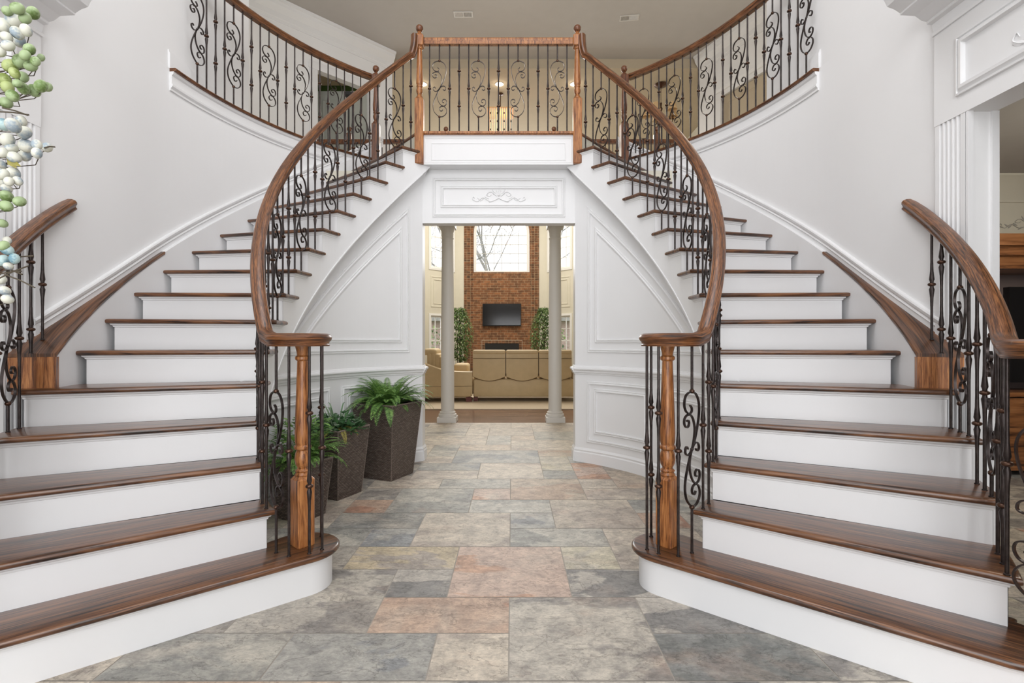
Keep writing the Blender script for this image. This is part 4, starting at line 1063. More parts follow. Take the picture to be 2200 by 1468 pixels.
# dark slim floor lamp, upper left hall
g = thing('floor_lamp', 'slim black floor lamp standing by the upper left doorway', 'floor lamp', (-2.38, 7.2, LAND))
mb = MB(); mb.lathe([(0.11,LAND-0.002),(0.11,LAND+0.02),(0.02,LAND+0.03)], (-2.12,7.0,0), 16); obj('base', mb, 'black_matte', g)
mb = MB(); mb.lathe([(0.012,LAND+0.03),(0.012,4.55)], (-2.12,7.0,0), 10); obj('pole', mb, 'black_matte', g)
mb = MB(); mb.lathe([(0.02,4.55),(0.055,4.58),(0.06,4.62),(0.05,4.63)], (-2.12,7.0,0), 14); obj('lamp_head', mb, 'black_matte', g)

# ---------------------------------------------------------------- columns
for s, x in ((-1, -0.832), (1, 0.776)):
    g = thing('column', 'round white column standing on the %s of the passage to the great room' % SIDE[s], 'column', (x, 7.60, 0))
    obj('plinth', MB().box(x-0.14, x+0.14, 7.46, 7.74, 0, 0.075), 'column_paint', g)
    mb = MB(); mb.lathe([(0.133,0.075),(0.137,0.095),(0.133,0.115),(0.118,0.122),(0.114,0.132),(0.120,0.142),(0.114,0.152),(0.102,0.160)], (x,7.60,0), 32); obj('base', mb, 'column_paint', g)
    mb = MB(); mb.lathe([(0.100,0.16)]+[(0.0985-0.013*max(0,(z-0.8)/2.0)**1.3, z) for z in frange(0.2, 2.72, 12)], (x,7.60,0), 32); obj('shaft', mb, 'column_paint', g)
    mb = MB(); mb.lathe([(0.086,2.72),(0.092,2.73),(0.092,2.745),(0.086,2.75),(0.088,2.82),(0.10,2.86),(0.11,2.89)], (x,7.60,0), 32); mb.box(x-0.12,x+0.12,7.48,7.72,2.89,2.96); obj('capital', mb, 'column_paint', g)

# ---------------------------------------------------------------- great room shell
YB = 15.0
def xb(u): return 0.132+(u-1100)/1090.5*YB
def zb(v, Y=YB): return 1.185+(735.8-v)*Y/1090.5
wx0, wx1 = xb(1017), xb(1138); zs = 4.43; wc = (wx0+wx1)/2; wr = (wx1-wx0)/2; zsill = zb(585)
bx0, bx1 = xb(997), xb(1158)
mb = MB()
def wall_arch(mb, x0, x1, Y, z0, z1, cx, r, sill, spring, depth=0.25):
    arc = [(cx+r*cos(a), spring+r*sin(a)) for a in frange(pi, 0, 24)]
    mb.add([(x0,Y,z0),(x1,Y,z0),(x1,Y,sill),(x0,Y,sill)], [(0,1,2,3)])
    mb.add([(x0,Y,sill),(cx-r,Y,sill),(cx-r,Y,spring),(x0,Y,spring)], [(0,1,2,3)]); mb.add([(cx+r,Y,sill),(x1,Y,sill),(x1,Y,spring),(cx+r,Y,spring)], [(0,1,2,3)])
    for (a, b), (c, d) in zip(arc, arc[1:]): mb.add([(a,Y,b),(c,Y,d),(c,Y,z1),(a,Y,z1)], [(0,1,2,3)])
    mb.add([(x0,Y,spring),(cx-r,Y,spring),(cx-r,Y,z1),(x0,Y,z1)], [(0,1,2,3)]); mb.add([(cx+r,Y,spring),(x1,Y,spring),(x1,Y,z1),(cx+r,Y,z1)], [(0,1,2,3)])
    edge = [(cx-r,sill)]+arc+[(cx+r,sill)]
    for (a, b), (c, d) in zip(edge, edge[1:]+edge[:1]): mb.add([(a,Y,b),(c,Y,d),(c,Y+depth,d),(a,Y+depth,b)], [(0,1,2,3)])
# fireplace opening handled as recessed dark box in front face
wall_arch(mb, bx0+0.26, bx1-0.26, YB, 0, 5.84, wc, wr, zsill, zs)
o = structure('wall_back', mb, 'fireplace_brick', 0, 'brick chimney wall of the great room')
mb = MB(); mb.box(bx0, bx0+0.26, YB, YB+0.3, 0, 5.84); mb.box(bx1-0.26, bx1, YB, YB+0.3, 0, 5.84)
structure('wall_back', mb, 'fireplace_brick_stack', 0, 'stacked brick borders of the chimney wall')
# arched window
g = setp(bpy.data.objects.new('window_2', None), 'arched great room window above the brick fireplace', None, None, 'structure'); COL.objects.link(g)
mb = MB(); cx = wc; r = wr-0.008; rr = wr-0.085
def archpts(r, sill): return [(cx-r, sill)]+[(cx+r*cos(a), zs+r*sin(a)) for a in frange(pi, 0, 24)]+[(cx+r, sill)]
o1 = archpts(r, zsill+0.002); o2 = archpts(rr, zsill+0.05); n = len(o1)
vs = [(x,YB+0.05,z) for x,z in o1]+[(x,YB+0.05,z) for x,z in o2]+[(x,YB+0.15,z) for x,z in o1]+[(x,YB+0.15,z) for x,z in o2]
fs = []
for i in range(n):
    j = (i+1) % n; fs += [(i,j,n+j,n+i), (n+i,n+j,3*n+j,3*n+i)]
mb.add(vs, fs); obj('window_frame', mb, 'window_white', g)
mb = MB(); ym = YB+0.10; t = 0.010
for u in (1043.5, 1061, 1078.3, 1096, 1113.5):
    t = 0.008; x = xb(u); zt = zs+sqrt(max(0, rr*rr-(x-cx)**2)) if u in () else zs+0.02; mb.box(x-t, x+t, ym-0.015, ym+0.015, zsill+0.04, zt)
for v in (504.5, 524.5, 544.5, 564.6): z = zb(v); mb.box(cx-rr, cx+rr, ym-0.014, ym+0.014, z-t, z+t)
for ra in (0.34, 0.0):
    if ra: q = [(cx+ra*cos(a), ym, zs+ra*sin(a)) for a in frange(0, pi, 16)]; mb.tube(q, 0.011, 6)
for k in range(1, 6):
    a = pi*k/6; mb.tube([(cx+0.34*cos(a), ym, zs+0.34*sin(a)), (cx+rr*cos(a), ym, zs+rr*sin(a))], 0.010, 6)
for k in range(8):
    a = 2*pi*k/8
mb.tube([(cx+0.15*cos(a), ym, zs+0.15*sin(a)) for a in frange(0, pi, 10)], 0.009, 6)
obj('mullions', mb, 'mullion_grey', g)
mb = MB(); q = archpts(rr+0.01, zsill+0.05); mb.add([(x, ym+0.02, z) for x, z in q], [tuple(range(len(q)))]); obj('glass', mb, 'window_glass', g, 0)
# cream walls either side, angled bay with windows
for s, xs, xe in ((-1, bx0, -1.55), (1, bx1, 1.164)):
    nm = SIDE[s]
    mb = MB(); b = sorted((xs, xe)); mb.box(b[0], b[1], YB+0.02, YB+0.15, 0, 5.84)
    structure('wall_back', mb, 'cream_paint', label='narrow cream wall on the %s of the chimney' % nm)
    def fb(a, z, n, xe=xe, s=s): return (xe+s*(a-n)/r2, YB+0.02-(a+n)/r2, z)   # a along the wall toward camera
    A0, A1 = 0.09, 0.88
    UZ = (3.33, 5.1); LZ = (0.55, 1.93)
    mb = MB()
    def wp(a0, a1, z0, z1):
        vs = [fb(a,z,n) for n in (0, -0.14) for a, z in ((a0,z0),(a1,z0),(a1,z1),(a0,z1))]
        mb.add(vs, [(0,1,2,3),(4,5,6,7),(0,1,5,4),(1,2,6,5),(2,3,7,6),(3,0,4,7)])
    wp(0, A0, 0, 5.84); wp(A1, 4.2, 0, 5.84); wp(A0, A1, 0, LZ[0]); wp(A0, A1, LZ[1], UZ[0]); wp(A0, A1, UZ[1], 5.84)
    ring_frame(mb, fb, [(A0+0.02,2.19),(A1-0.0,2.19),(A1-0.0,3.08),(A0+0.02,3.08)], [(0,0),(0.004,0.012),(0.03,0.014),(0.04,0)])
    ring_frame(mb, fb, [(A0+0.10,2.28),(A1-0.09,2.28),(A1-0.09,2.99),(A0+0.10,2.99)], [(0,0),(0.004,0.012),(0.02,0.014),(0.03,0)])
    structure('wall_%s' % nm, mb, 'cream_paint', 25, 'angled cream bay wall of the great room on the %s' % nm)
    for wi, (z0, z1, rows) in enumerate(((UZ[0], UZ[1], 6), (LZ[0], LZ[1], 4))):
        w = setp(bpy.data.objects.new('window_%d' % (3+wi), None), '%s bay window of the great room on the %s' % (('upper','lower')[wi], nm), None, None, 'structure'); COL.objects.link(w)
        mb = MB(); ring_frame(mb, fb, [(A0-0.07,z0-0.08),(A1+0.07,z0-0.08),(A1+0.07,z1+0.08),(A0-0.07,z1+0.08)], [(0,0),(0.0,0.02),(0.06,0.024),(0.07,0.01),(0.085,-0.02),(0.11,-0.02),(0.11,-0.06)])
        obj('window_frame', mb, 'window_white', w, 25)
        mb = MB()
        for k in range(1, 4): 
            a = A0+(A1-A0)*k/4; leafbox(mb, fb, a-0.009, a+0.009, z0, z1, -0.05, -0.07)
        for k in range(1, rows):
            z = z0+(z1-z0)*k/rows; tt = 0.018 if k == rows//2 else 0.009; leafbox(mb, fb, A0, A1, z-tt, z+tt, -0.05, -0.07)
        obj('mullions', mb, 'window_white', w)
        mb = MB(); mb.add([fb(A0,z0,-0.06), fb(A1,z0,-0.06), fb(A1,z1,-0.06), fb(A0,z1,-0.06)], [(0,1,2,3)]); obj('glass', mb, 'window_glass', w, 0)
    mb = MB(); e = fb(4.2, 0, 0); b = sorted((e[0], e[0]+s*0.15)); mb.box(b[0], b[1], 5.4, e[1]+0.1, 0, 2.95); mb.box(b[0], b[1], 7.6, e[1]+0.1, 2.95, 5.84)
    structure('wall_%s' % nm, mb, 'cream_paint', label='side wall of the great room on the %s' % nm)
    mb = MB(); b = sorted((s*1.05, s*4.7)); mb.box(b[0], b[1], 5.25, 5.4, 0, 2.96); structure('wall_front', mb, 'cream_paint', label='wall behind the %s staircase facing the great room' % nm)
# fireplace
g = thing('fireplace', 'dark fireplace insert with brick border in the chimney wall', 'fireplace', (xb(1078), YB, 0))
fx0, fx1, fz = xb(1042), xb(1115), zb(738)
obj('firebox', MB().box(fx0, fx1, YB-0.012, YB-0.002, 0.42, fz), 'black_matte', g)
mb = MB(); bw = 0.085
for a, b, c, d in ((fx0-bw, fx0, 0.35, fz+bw), (fx1, fx1+bw, 0.35, fz+bw), (fx0, fx1, fz, fz+bw)): mb.box(a, b, YB-0.018, YB-0.001, c, d)
obj('brick_border', mb, 'fireplace_brick_stack', g)
mb = MB(); mb.box(fx0-bw-0.012, fx0-bw, YB-0.016, YB-0.001, 0.35, fz+bw+0.012).box(fx1+bw, fx1+bw+0.012, YB-0.016, YB-0.001, 0.35, fz+bw+0.012).box(fx0-bw, fx1+bw, YB-0.016, YB-0.001, fz+bw, fz+bw+0.012)
obj('border_edge', mb, 'rug_beige', g)
obj('hearth', MB().box(bx0, bx1, YB-0.55, YB-0.02, -0.003, 0.30), 'fireplace_brick', g)
g = thing('television', 'flat black television mounted on the brick chimney wall', 'television', (xb(1078), YB-0.1, 1.66))
x0, x1, z0, z1 = xb(1037), xb(1119.5), zb(701), zb(653)
obj('screen', MB().box(x0+0.015, x1-0.015, YB-0.088, YB-0.08, z0+0.025, z1-0.015), 'black_gloss', g); obj('bezel', MB().box(x0, x1, YB-0.08, YB-0.001, z0, z1), 'black_matte', g)

# ---------------------------------------------------------------- great room furniture
single('area_rug', MB().box(-2.75, 2.6, 8.96, 13.2, -0.003, 0.010), 'rug_beige', 'large plain beige rug under the sofas', 'rug')
def rbox(mb, x0, x1, y0, y1, z0, z1, r=0.04, seg=4):
    """box with rounded vertical and top edges"""
    lay = []
    for k in range(seg+1):
        a = pi/2*k/seg; lay.append((z0+r-r*cos(a)*1 if False else z0+r*(1-cos(a)) if False else z0+r*sin(a)*0+0, 0))
    poly = []
    for cx_, cy_, a0 in ((x1-r,y1-r,0),(x0+r,y1-r,pi/2),(x0+r,y0+r,pi),(x1-r,y0+r,3*pi/2)):
        for k in range(seg+1):
            a = a0+pi/2*k/seg; poly.append((cx_+r*cos(a), cy_+r*sin(a)))
    L = [(z0, r*0.5), (z0+r*0.3, r*0.1), (z0+r*0.6, 0)] + [(z1-r+r*sin(pi/2*k/seg), r*(1-cos(pi/2*k/seg))*0.95) for k in range(seg+1)]
    mb.slab(poly, L)
g = thing('sofa', 'three seat tan leather sofa seen from behind in front of the fireplace', 'sofa', (0.35, 10.4, 0))
SY = 10.05
def xs_(u): return 0.132+(u-1100)/1090.5*SY
def zs_(v): return 1.185+(735.8-v)*SY/1090.5
cuts = [xs_(1015), xs_(1086.5), xs_(1157), xs_(1229)]
mb = MB(); rbox(mb, cuts[0]+0.01, cuts[3]+0.10, SY+0.03, SY+0.85, 0.10, 0.46, 0.04); obj('base', mb, 'leather', g, 50)
for a, b in zip(cuts, cuts[1:]):
    # back shell with curved lower edge
    mb = MB(); n = 14; 
    vs = []; 
    for k in range(n+1):
        f = k/n; x = a+0.008+(b-a-0.016)*f; zl = 0.50-0.085*sin(pi*f); bulge = 0.03*sin(pi*f)
        for z, dy in ((zl, 0.02), (zl+0.01, 0.0), (0.72, -0.02-bulge*0.5), (0.865, -0.02-bulge*0.4), (0.87, -0.012), (0.875, -0.02), (0.98, -0.015), (0.985, 0.2), (zl, 0.2)):
            vs.append((x, SY+dy, z))
    m = 9; fs = [(i*m+j, i*m+(j+1)%m, (i+1)*m+(j+1)%m, (i+1)*m+j) for i in range(n) for j in range(m)]+[tuple(range(m)), tuple(n*m+j for j in range(m))]
    mb.add(vs, fs); bk = obj('back', mb, 'leather', g, 40)
    mb = MB(); mb.tube([(a+0.012, SY-0.032, 0.868), ((a+b)/2, SY-0.045, 0.860), (b-0.012, SY-0.032, 0.868)], 0.004, 5)
    q = [(a+0.01+(b-a-0.02)*k/10, SY-0.002, 0.50-0.085*sin(pi*k/10)) for k in range(11)]; mb.tube(q, 0.004, 5); obj('seam', mb, 'dark_leather_seam', bk)
    mb = MB(); rbox(mb, a+0.004, b-0.004, SY-0.03, SY+0.20, 0.955, 1.035, 0.035); obj('headrest', mb, 'leather', g, 50)
    mb = MB(); rbox(mb, a+0.01, b-0.01, SY+0.2, SY+0.85, 0.42, 0.55, 0.05); obj('seat_cushion', mb, 'leather', g, 50)
for x in cuts[1:3]:
    mb = MB(); mb.box(x-0.008, x+0.008, SY+0.01, SY+0.1, 0.52, 0.97); mb.lathe([(0.012,0.52),(0.014,0.54),(0.01,0.57)], (x, SY-0.01, 0), 8); obj('seam', mb, 'dark_leather_seam', g)
mb = MB(); rbox(mb, cuts[3]+0.005, cuts[3]+0.20, SY+0.05, SY+0.85, 0.16, 0.66, 0.08, 6); obj('armrest', mb, 'leather', g, 50)
for x in (cuts[0]+0.06, cuts[3]+0.1): obj('foot', MB().box(x-0.04, x+0.04, SY+0.08, SY+0.16, 0.0105, 0.10), 'red_wood_foot', g)
g = thing('sofa', 'tan leather sofa turned sideways at the left, partly behind the left column', 'sofa', (-1.6, 10.2, 0))
def xl(u, Y=9.9): return 0.132+(u-1100)/1090.5*Y
mb = MB(); x0, x1 = -2.1, xl(1013.5); n = 18; vs = []
for k in range(n+1):      # outer shell with curving low back
    f = k/n; x = x0+(x1-x0)*f; zt = 0.86-0.25*(1/(1+math.exp(-(f-0.45)*9))); y = 9.95+0.10*f*f
    for z, dy in ((0.09+0.03*f, 0.02), (0.10+0.03*f, 0.0), (0.30, -0.02), (zt-0.02, -0.01), (zt, 0.03), (zt-0.03, 0.1), (0.2, 0.1)): vs.append((x, y+dy, z))
m = 7; mb.add(vs, [(i*m+j, i*m+(j+1)%m, (i+1)*m+(j+1)%m, (i+1)*m+j) for i in range(n) for j in range(m)]+[tuple(range(m)), tuple(n*m+j for j in range(m))])
obj('shell', mb, 'leather', g, 45)
mb = MB(); rbox(mb, -2.1, x1-0.02, 10.02, 10.9, 0.10, 0.46, 0.05); obj('base', mb, 'leather', g, 50)
mb = MB()
for k in range(4): rbox(mb, xl(914)+k*0.075, xl(914)+k*0.075+0.11, 10.05, 10.75, 0.5, 1.0-0.02*k*k*0.5, 0.045, 5)
rbox(mb, xl(905), xl(935), 10.05, 10.75, 0.93, 1.06, 0.06, 5)
obj('backrest', mb, 'leather', g, 50)
mb = MB(); rbox(mb, xl(968), xl(1001), 10.4, 10.95, 0.5, 0.745, 0.06, 6); obj('armrest', mb, 'leather', g, 50)
mb = MB(); mb.tube([(x0+(x1-x0)*k/8, 9.93+0.10*(k/8)**2, 0.31+0.01*k/8) for k in range(9)], 0.004, 5); obj('seam', mb, 'dark_leather_seam', g)
obj('foot', MB().box(xl(1000), xl(1012), 10.02, 10.12, 0.0105, 0.10), 'red_wood_foot', g)
# ficus trees
def leafquad(mb, p, d, up, L, w):
    d = Vector(d).normalized(); up = Vector(up); sd = d.cross(up); 
    if sd.length < 1e-4: sd = Vector((1,0,0))
    sd.normalize(); nn_ = sd.cross(d); p = Vector(p)
    mb.add([p, p+d*L*0.45+sd*w*0.5+nn_*w*0.12, p+d*L, p+d*L*0.45-sd*w*0.5+nn_*w*0.12], [(0,1,2),(0,2,3)])
def ficus(x, y, h, lab, sd):
    R_ = random.Random(sd); g = thing('potted_ficus', lab, 'potted tree', (x, y, 0))
    mb = MB(); mb.lathe([(0.14,-0.003),(0.17,0.3),(0.18,0.32),(0.16,0.32),(0.15,0.28)], (x,y,0), 20); obj('pot', mb, 'wicker', g)
    mb = MB()
    for k in range(3):
        a = k*2.1; mb.tube([(x+0.03*cos(a), y+0.03*sin(a), 0.28), (x+0.06*cos(a+1), y+0.06*sin(a+1), h*0.45), (x+0.03*cos(a+2), y+0.03*sin(a+2), h*0.72), (x+0.1*cos(a+3), y+0.1*sin(a+3), h*0.93)], [0.018,0.015,0.011,0.005], 6)
    obj('trunk', mb, 'bark', g)
    mb = MB()
    for k in range(2600):
        z = h*(0.33+0.67*R_.random()**0.9); f = (z/h-0.33)/0.67; rad = 0.34*(sin(pi*min(1, f*0.86+0.10))**0.7)+0.03
        a = R_.uniform(0, 2*pi); r_ = rad*sqrt(R_.random())
        leafquad(mb, (x+r_*cos(a), y+r_*sin(a), z), (cos(a)*0.6+R_.gauss(0,.4), sin(a)*0.6+R_.gauss(0,.4), -0.6+R_.gauss(0,.4)), (0,0,1), R_.uniform(0.06,0.095), R_.uniform(0.025,0.04))
    obj('foliage', mb, 'ficus_green', g, 0)
ficus(-1.28, 13.6, 2.12, 'tall bushy potted ficus on the left of the brick chimney', 1)
ficus(0.98, 13.6, 2.12, 'tall bushy potted ficus on the right of the brick chimney', 2)

# ---------------------------------------------------------------- planters
def frond(mb, base, ang, L, elev, droop, w=0.07, n=16, R_=random):
    p = Vector(base); d = Vector((cos(ang)*cos(elev), sin(ang)*cos(elev), sin(elev))); pts = [p.copy()]
    st = L/n
    e = elev
    for k in range(n):
        e -= droop/n*(0.4+1.2*k/n); d = Vector((cos(ang)*cos(e), sin(ang)*cos(e), sin(e))); p = p+d*st; pts.append(p.copy())
    mb.tube(pts, [0.0022*(1-0.8*k/n) for k in range(n+1)], 4)
    side = Vector((-sin(ang), cos(ang), 0))
    for k in range(2, 2*n+1):
        f = k/(2*n); i = min(int(f*n), n-1); q = pts[i].lerp(pts[i+1], f*n-i); t = (pts[i+1]-pts[i]).normalized()
        lw = w*(sin(pi*min(1, 0.12+f*0.88))**0.7)
        for sg in (-1, 1):
            dd_ = side*sg*0.92+t*0.42+Vector((0,0,-0.12)); up = side.cross(t)*-1
            leafquad(mb, q, dd_, up, lw, st*0.44)
def planter(name, lab, c, rot, wb, wt, h):
    g = thing(name, lab, 'planter', (c[0], c[1], 0))
    mb = MB(); ax = (cos(rot), sin(rot)); ay = (-sin(rot), cos(rot))
    def cor(w, i, j): return (c[0]+ax[0]*i*w/2+ay[0]*j*w/2, c[1]+ax[1]*i*w/2+ay[1]*j*w/2)
    ij = ((-1,-1),(1,-1),(1,1),(-1,1))
    for k in range(4):
        a, b = ij[k], ij[(k+1)%4]; p0, p1 = cor(wb,*a), cor(wb,*b); q0, q1 = cor(wt,*a), cor(wt,*b)
        mb.add([(*p0,0.0),(*p1,0.0),(*q1,h),(*q0,h)], [(0,1,2,3)], [(-wb/2,0),(wb/2,0),(wt/2,h),(-wt/2,h)])
        # inner
        i0, i1 = cor(wt-0.04,*a), cor(wt-0.04,*b)
        mb.add([(*q0,h),(*q1,h),(*i1,h),(*i0,h)], [(0,1,2,3)], [(0,0),(wt,0),(wt,0.02),(0,0.02)])
        mb.add([(*i0,h),(*i1,h),(*i1,h-0.1),(*i0,h-0.1)], [(0,1,2,3)], [(0,0),(wt,0),(wt,0.1),(0,0.1)])
    obj('pot', mb, 'wicker', g, 0)
    mb = MB()
    for k in range(4):
        a = ij[k]; p, q = cor(wb, *a), cor(wt, *a); mb.tube([(*p,0.004),(*q,h)], 0.0035, 6); b = ij[(k+1)%4]; mb.tube([(*q,h),(*cor(wt,*b),h)], 0.007, 6)
    obj('rim', mb, 'wicker_edge', g)
    i = [cor(wt-0.05, *a) for a in ij]; mb = MB(); mb.add([(x,y,h-0.05) for x,y in i], [(0,1,2,3)]); obj('soil', mb, 'soil', g, 0)
    return g
rot = math.radians(66)
c = (-0.975, 4.52); g = planter('wicker_planter', 'tallest tapered wicker planter with a large bushy fern beside the passage', c, rot, 0.315, 0.43, 0.65)
R_ = random.Random(5); mb = MB()
for k in range(125):
    a = R_.uniform(0, 2*pi); frond(mb, (c[0]+0.05*cos(a), c[1]+0.05*sin(a), 0.62), a, R_.uniform(0.26, 0.45), R_.uniform(0.45, 1.45), R_.uniform(1.0, 2.3), 0.046, 15)
obj('fern_fronds', mb, 'fern_green', g, 0)
c = (-1.235, 3.96); g = planter('wicker_planter', 'middle sized wicker planter with variegated leaves between the two others', c, rot, 0.26, 0.35, 0.525)
mb = MB(); m2 = MB()
for k in range(420):
    a = R_.uniform(0, 2*pi); r = 0.20*sqrt(R_.random()); z = 0.50+0.13*(1-(r/0.2)**2)*R_.random()+0.01
    leafquad(mb if k % 7 else m2, (c[0]+r*cos(a), c[1]+r*sin(a), z), (cos(a)+R_.gauss(0,.5), sin(a)+R_.gauss(0,.5), R_.uniform(-0.4, 0.8)), (0,0,1), R_.uniform(0.05,0.085), R_.uniform(0.03,0.045))
for k in range(13):
    a = R_.uniform(0, 2*pi); q = []
    L = R_.uniform(0.12, 0.2); 
    for j in range(7):
        f = j/6; q.append(Vector((c[0]+0.05*cos(a)+L*f*cos(a)*0.9, c[1]+0.05*sin(a)+L*f*sin(a)*0.9, 0.52+0.16*sin(pi*0.62*f)+0.02)))
    sd = Vector((-sin(a), cos(a), 0))
    vs = []; 
    for j, p in enumerate(q): w = 0.006*sin(pi*(0.12+0.86*j/6)); vs += [p+sd*w, p-sd*w]
    m2.add(vs, [(2*j, 2*j+1, 2*j+3, 2*j+2) for j in range(6)])
obj('ivy_leaves', mb, 'ivy_green', g, 0); obj('striped_leaves', m2, 'pale_leaf', g, 0)
mb = MB()
for a, L, el, dr in ((-0.9,0.30,0.6,2.2),(-1.6,0.30,0.5,1.8),(-0.3,0.25,0.7,2.0)): frond(mb, (c[0], c[1]-0.05, 0.5), a, L, el, dr, 0.032, 14)
obj('yellow_frond', mb, 'yellow_leaf', g, 0)
c = (-1.30, 3.46); g = planter('wicker_planter', 'smallest wicker planter with a dark fern behind the left newel post', c, rot, 0.21, 0.28, 0.385)
mb = MB()
for k in range(60):
    a = R_.uniform(0, 2*pi); frond(mb, (c[0]+0.03*cos(a), c[1]+0.03*sin(a), 0.35), a, R_.uniform(0.22, 0.38), R_.uniform(0.5, 1.4), R_.uniform(0.9, 2.3), 0.034, 15)
for k in range(200):
    a = R_.uniform(0, 2*pi); r = 0.16*sqrt(R_.random()); leafquad(mb, (c[0]+r*cos(a), c[1]+r*sin(a), 0.50+R_.uniform(0, 0.16)), (cos(a), sin(a), R_.uniform(-0.5,0.8)), (0,0,1), 0.06, 0.035)
obj('fern_fronds', mb, 'fern_green', g, 0)

# ---------------------------------------------------------------- berry branch in the left foreground
BY = 0.80
def bp(u, v, Y=BY): return (0.132+(u-1100)/1090.5*Y, Y, 1.185+(735.8-v)*Y/1090.5)
g = thing('berry_arrangement', 'artificial branch of green, white and blue berries in the left foreground', 'floral arrangement', (-0.74, BY, 0))
BER = [(16,24,10,'g'),(37,18,12,'g'),(71,28,12,'g'),(33,42,17,'w'),(54,39,11,'g'),(8,55,14,'w'),(56,65,11,'w'),(37,71,12,'w'),(14,80,11,'w'),(41,87,12,'w'),(17,98,11,'w'),(2,112,9,'w'),
(63,106,11,'g'),(54,119,10,'g'),(43,131,13,'g'),(88,124,7,'g'),(76,132,9,'g'),(66,142,11,'g'),(23,142,14,'l'),(31,157,10,'l'),(48,166,11,'g'),(16,187,12,'l'),(10,170,12,'l'),(50,190,11,'g'),(38,180,9,'g'),(27,206,12,'g'),(73,195,12,'g'),(88,185,12,'g'),(102,187,9,'g'),(13,221,12,'g'),
(8,268,13,'b'),(28,270,14,'w'),(46,260,10,'w'),(52,285,13,'w'),(16,301,13,'w'),(25,319,11,'w'),(56,313,14,'w'),(79,311,10,'w'),(101,317,10,'w'),(79,329,10,'w'),(5,328,10,'w'),(30,338,12,'w'),(54,334,11,'w'),(4,354,8,'w'),(6,375,11,'w'),(28,374,13,'w'),(19,390,9,'w'),(38,389,9,'w'),(5,395,8,'w'),(14,405,9,'w'),(14,422,12,'g'),(42,433,11,'g'),(13,443,12,'g'),(5,480,9,'g'),(8,528,10,'g'),(15,537,11,'b'),(15,517,8,'w'),(7,560,11,'b'),(31,556,10,'b'),(18,572,8,'w'),(3,602,9,'w'),(10,625,10,'w'),(16,643,10,'w')]
MN = {'g': 'berry_green', 'w': 'berry_white', 'b': 'berry_blue', 'l': 'berry_lime'}
R_ = random.Random(9); BM = {}
twigs = MB(); stem_u = -30
for u, v, r, c_ in BER:
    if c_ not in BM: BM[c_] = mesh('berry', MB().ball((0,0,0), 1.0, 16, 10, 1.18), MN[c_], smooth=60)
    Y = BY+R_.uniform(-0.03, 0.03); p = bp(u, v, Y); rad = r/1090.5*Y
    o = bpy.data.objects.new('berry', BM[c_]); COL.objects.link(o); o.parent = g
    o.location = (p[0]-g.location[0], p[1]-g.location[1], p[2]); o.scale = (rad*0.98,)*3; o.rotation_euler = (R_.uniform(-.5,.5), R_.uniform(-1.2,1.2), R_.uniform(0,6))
    q = bp(u*0.35-22, v+12+u*0.25, BY+0.03); twigs.tube([(p[0], p[1]+rad*0.8, p[2]), ((p[0]+q[0])/2, BY+0.028, (p[2]+q[2])/2+0.003), q], 0.0007, 5)
for a, b in (((-10,560),(72,550)),((-5,600),(60,572)),((-5,590),(46,583)),((10,590),(75,618)),((0,575),(48,590)),((-10,240),(62,247)),((5,232),(60,248)),((95,318),(118,316))): twigs.tube([bp(*a), bp((a[0]+b[0])/2, (a[1]+b[1])/2-2), bp(*b)], 0.0012, 5)
obj('twigs', twigs, 'twig', g)
mb = MB(); leafquad(mb, bp(14,338), (0.5,0.1,-0.6), (0,-1,0), 0.022, 0.012); leafquad(mb, bp(20,345), (0.6,0.1,-0.3), (0,-1,0), 0.018, 0.010); obj('leaf', mb, 'yellow_leaf', g, 0)
mb = MB(); mb.tube([bp(-25, -60), bp(-28, 300), bp(-30, 700), (-0.76, BY, 0.75), (-0.78, BY, 0.40)], [0.003,0.004,0.005,0.005,0.005], 8); obj('stem', mb, 'twig', g)
mb = MB(); mb.lathe([(0.09,0.0),(0.11,0.02),(0.085,0.20),(0.05,0.38),(0.06,0.45),(0.065,0.46),(0.055,0.455),(0.045,0.38)], (-0.80, BY, 0), 24); obj('vase', mb, 'wall_paint', g)

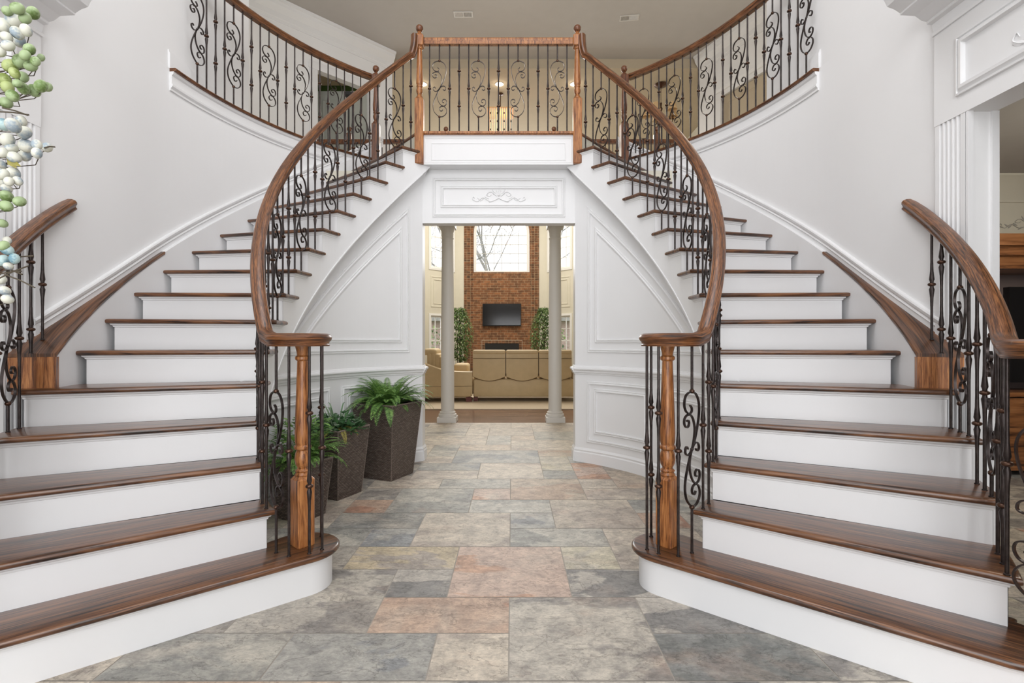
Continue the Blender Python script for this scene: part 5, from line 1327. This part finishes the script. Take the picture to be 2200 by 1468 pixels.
# ---------------------------------------------------------------- outside
structure('floor', MB().box(-30, 30, 15.6, 60, -0.5, -0.4), 'grass', label='lawn behind the house')
def tree(x, y, h, lab, sd, lean=0.0):
    R_ = random.Random(sd); g = thing('bare_tree', lab, 'tree', (x, y, -0.4), 'bare trees outside the great room')
    mb = MB()
    def br(p, d, L, r, lv):
        pts = [p]; n = 5 if lv > 1 else 3; q = p
        for k in range(n):
            d = (d+Vector((R_.gauss(0,.12), R_.gauss(0,.12), R_.gauss(0,.06)+0.03))).normalized(); q = q+d*(L/n); pts.append(q)
        mb.tube(pts, [max(0.006, r*(1-0.5*k/n)) for k in range(n+1)], 5 if lv > 2 else 3)
        if lv > 0:
            for k in range(4 if lv > 1 else 3):
                i = R_.randint(2, n); dd_ = (d+Vector((R_.gauss(0,.8), R_.gauss(0,.5), R_.uniform(-.1,.6)))).normalized(); br(pts[min(i, len(pts)-1)], dd_, L*R_.uniform(.45,.65), r*0.5, lv-1)
    br(Vector((x, y, -0.4)), Vector((lean, 0, 1)), h, 0.11, 5)
    obj('branches', mb, 'grey_bark', g, 0)
tree(-2.2, 22, 7.0, 'bare grey tree outside, left in the arched window', 11, 0.12); tree(0.6, 24, 8.0, 'bare grey tree outside, right in the arched window', 12, -0.1); tree(-0.6, 28, 8, 'bare grey tree outside, in the middle of the arched window', 13, 0.02)
tree(-5.2, 21, 7.0, 'bare grey tree outside the left bay window', 14, 0.1); tree(4.6, 21, 7.0, 'bare grey tree outside the right bay window', 15, -0.1)
g = thing('neighbour_house', 'brick neighbouring house seen through the lower bay windows', 'house', (0, 34, -0.4))
obj('wall', MB().box(-14, 12, 34, 36, -0.4, 2.6), 'house_brick', g); obj('roof', MB().prism([(-14.5,33.5),(12.5,33.5),(12.5,37),(-14.5,37)], 2.6, 2.9), 'grey_bark', g)
mb = MB(); R_ = random.Random(4)
for k in range(5000):
    x = R_.uniform(-9, 9); y = 19+R_.uniform(0, 1.5); leafquad(mb, (x, y, R_.uniform(-0.4, 1.5+0.4*sin(x*1.3))), (R_.gauss(0,1), R_.gauss(0,1), R_.gauss(0,1)), (0,0,1), 0.18, 0.1)
o = single('shrub_hedge', mb, 'ficus_green', 'loose green shrubs on the lawn outside the bay windows', 'hedge', smooth=0); o['kind'] = 'stuff'
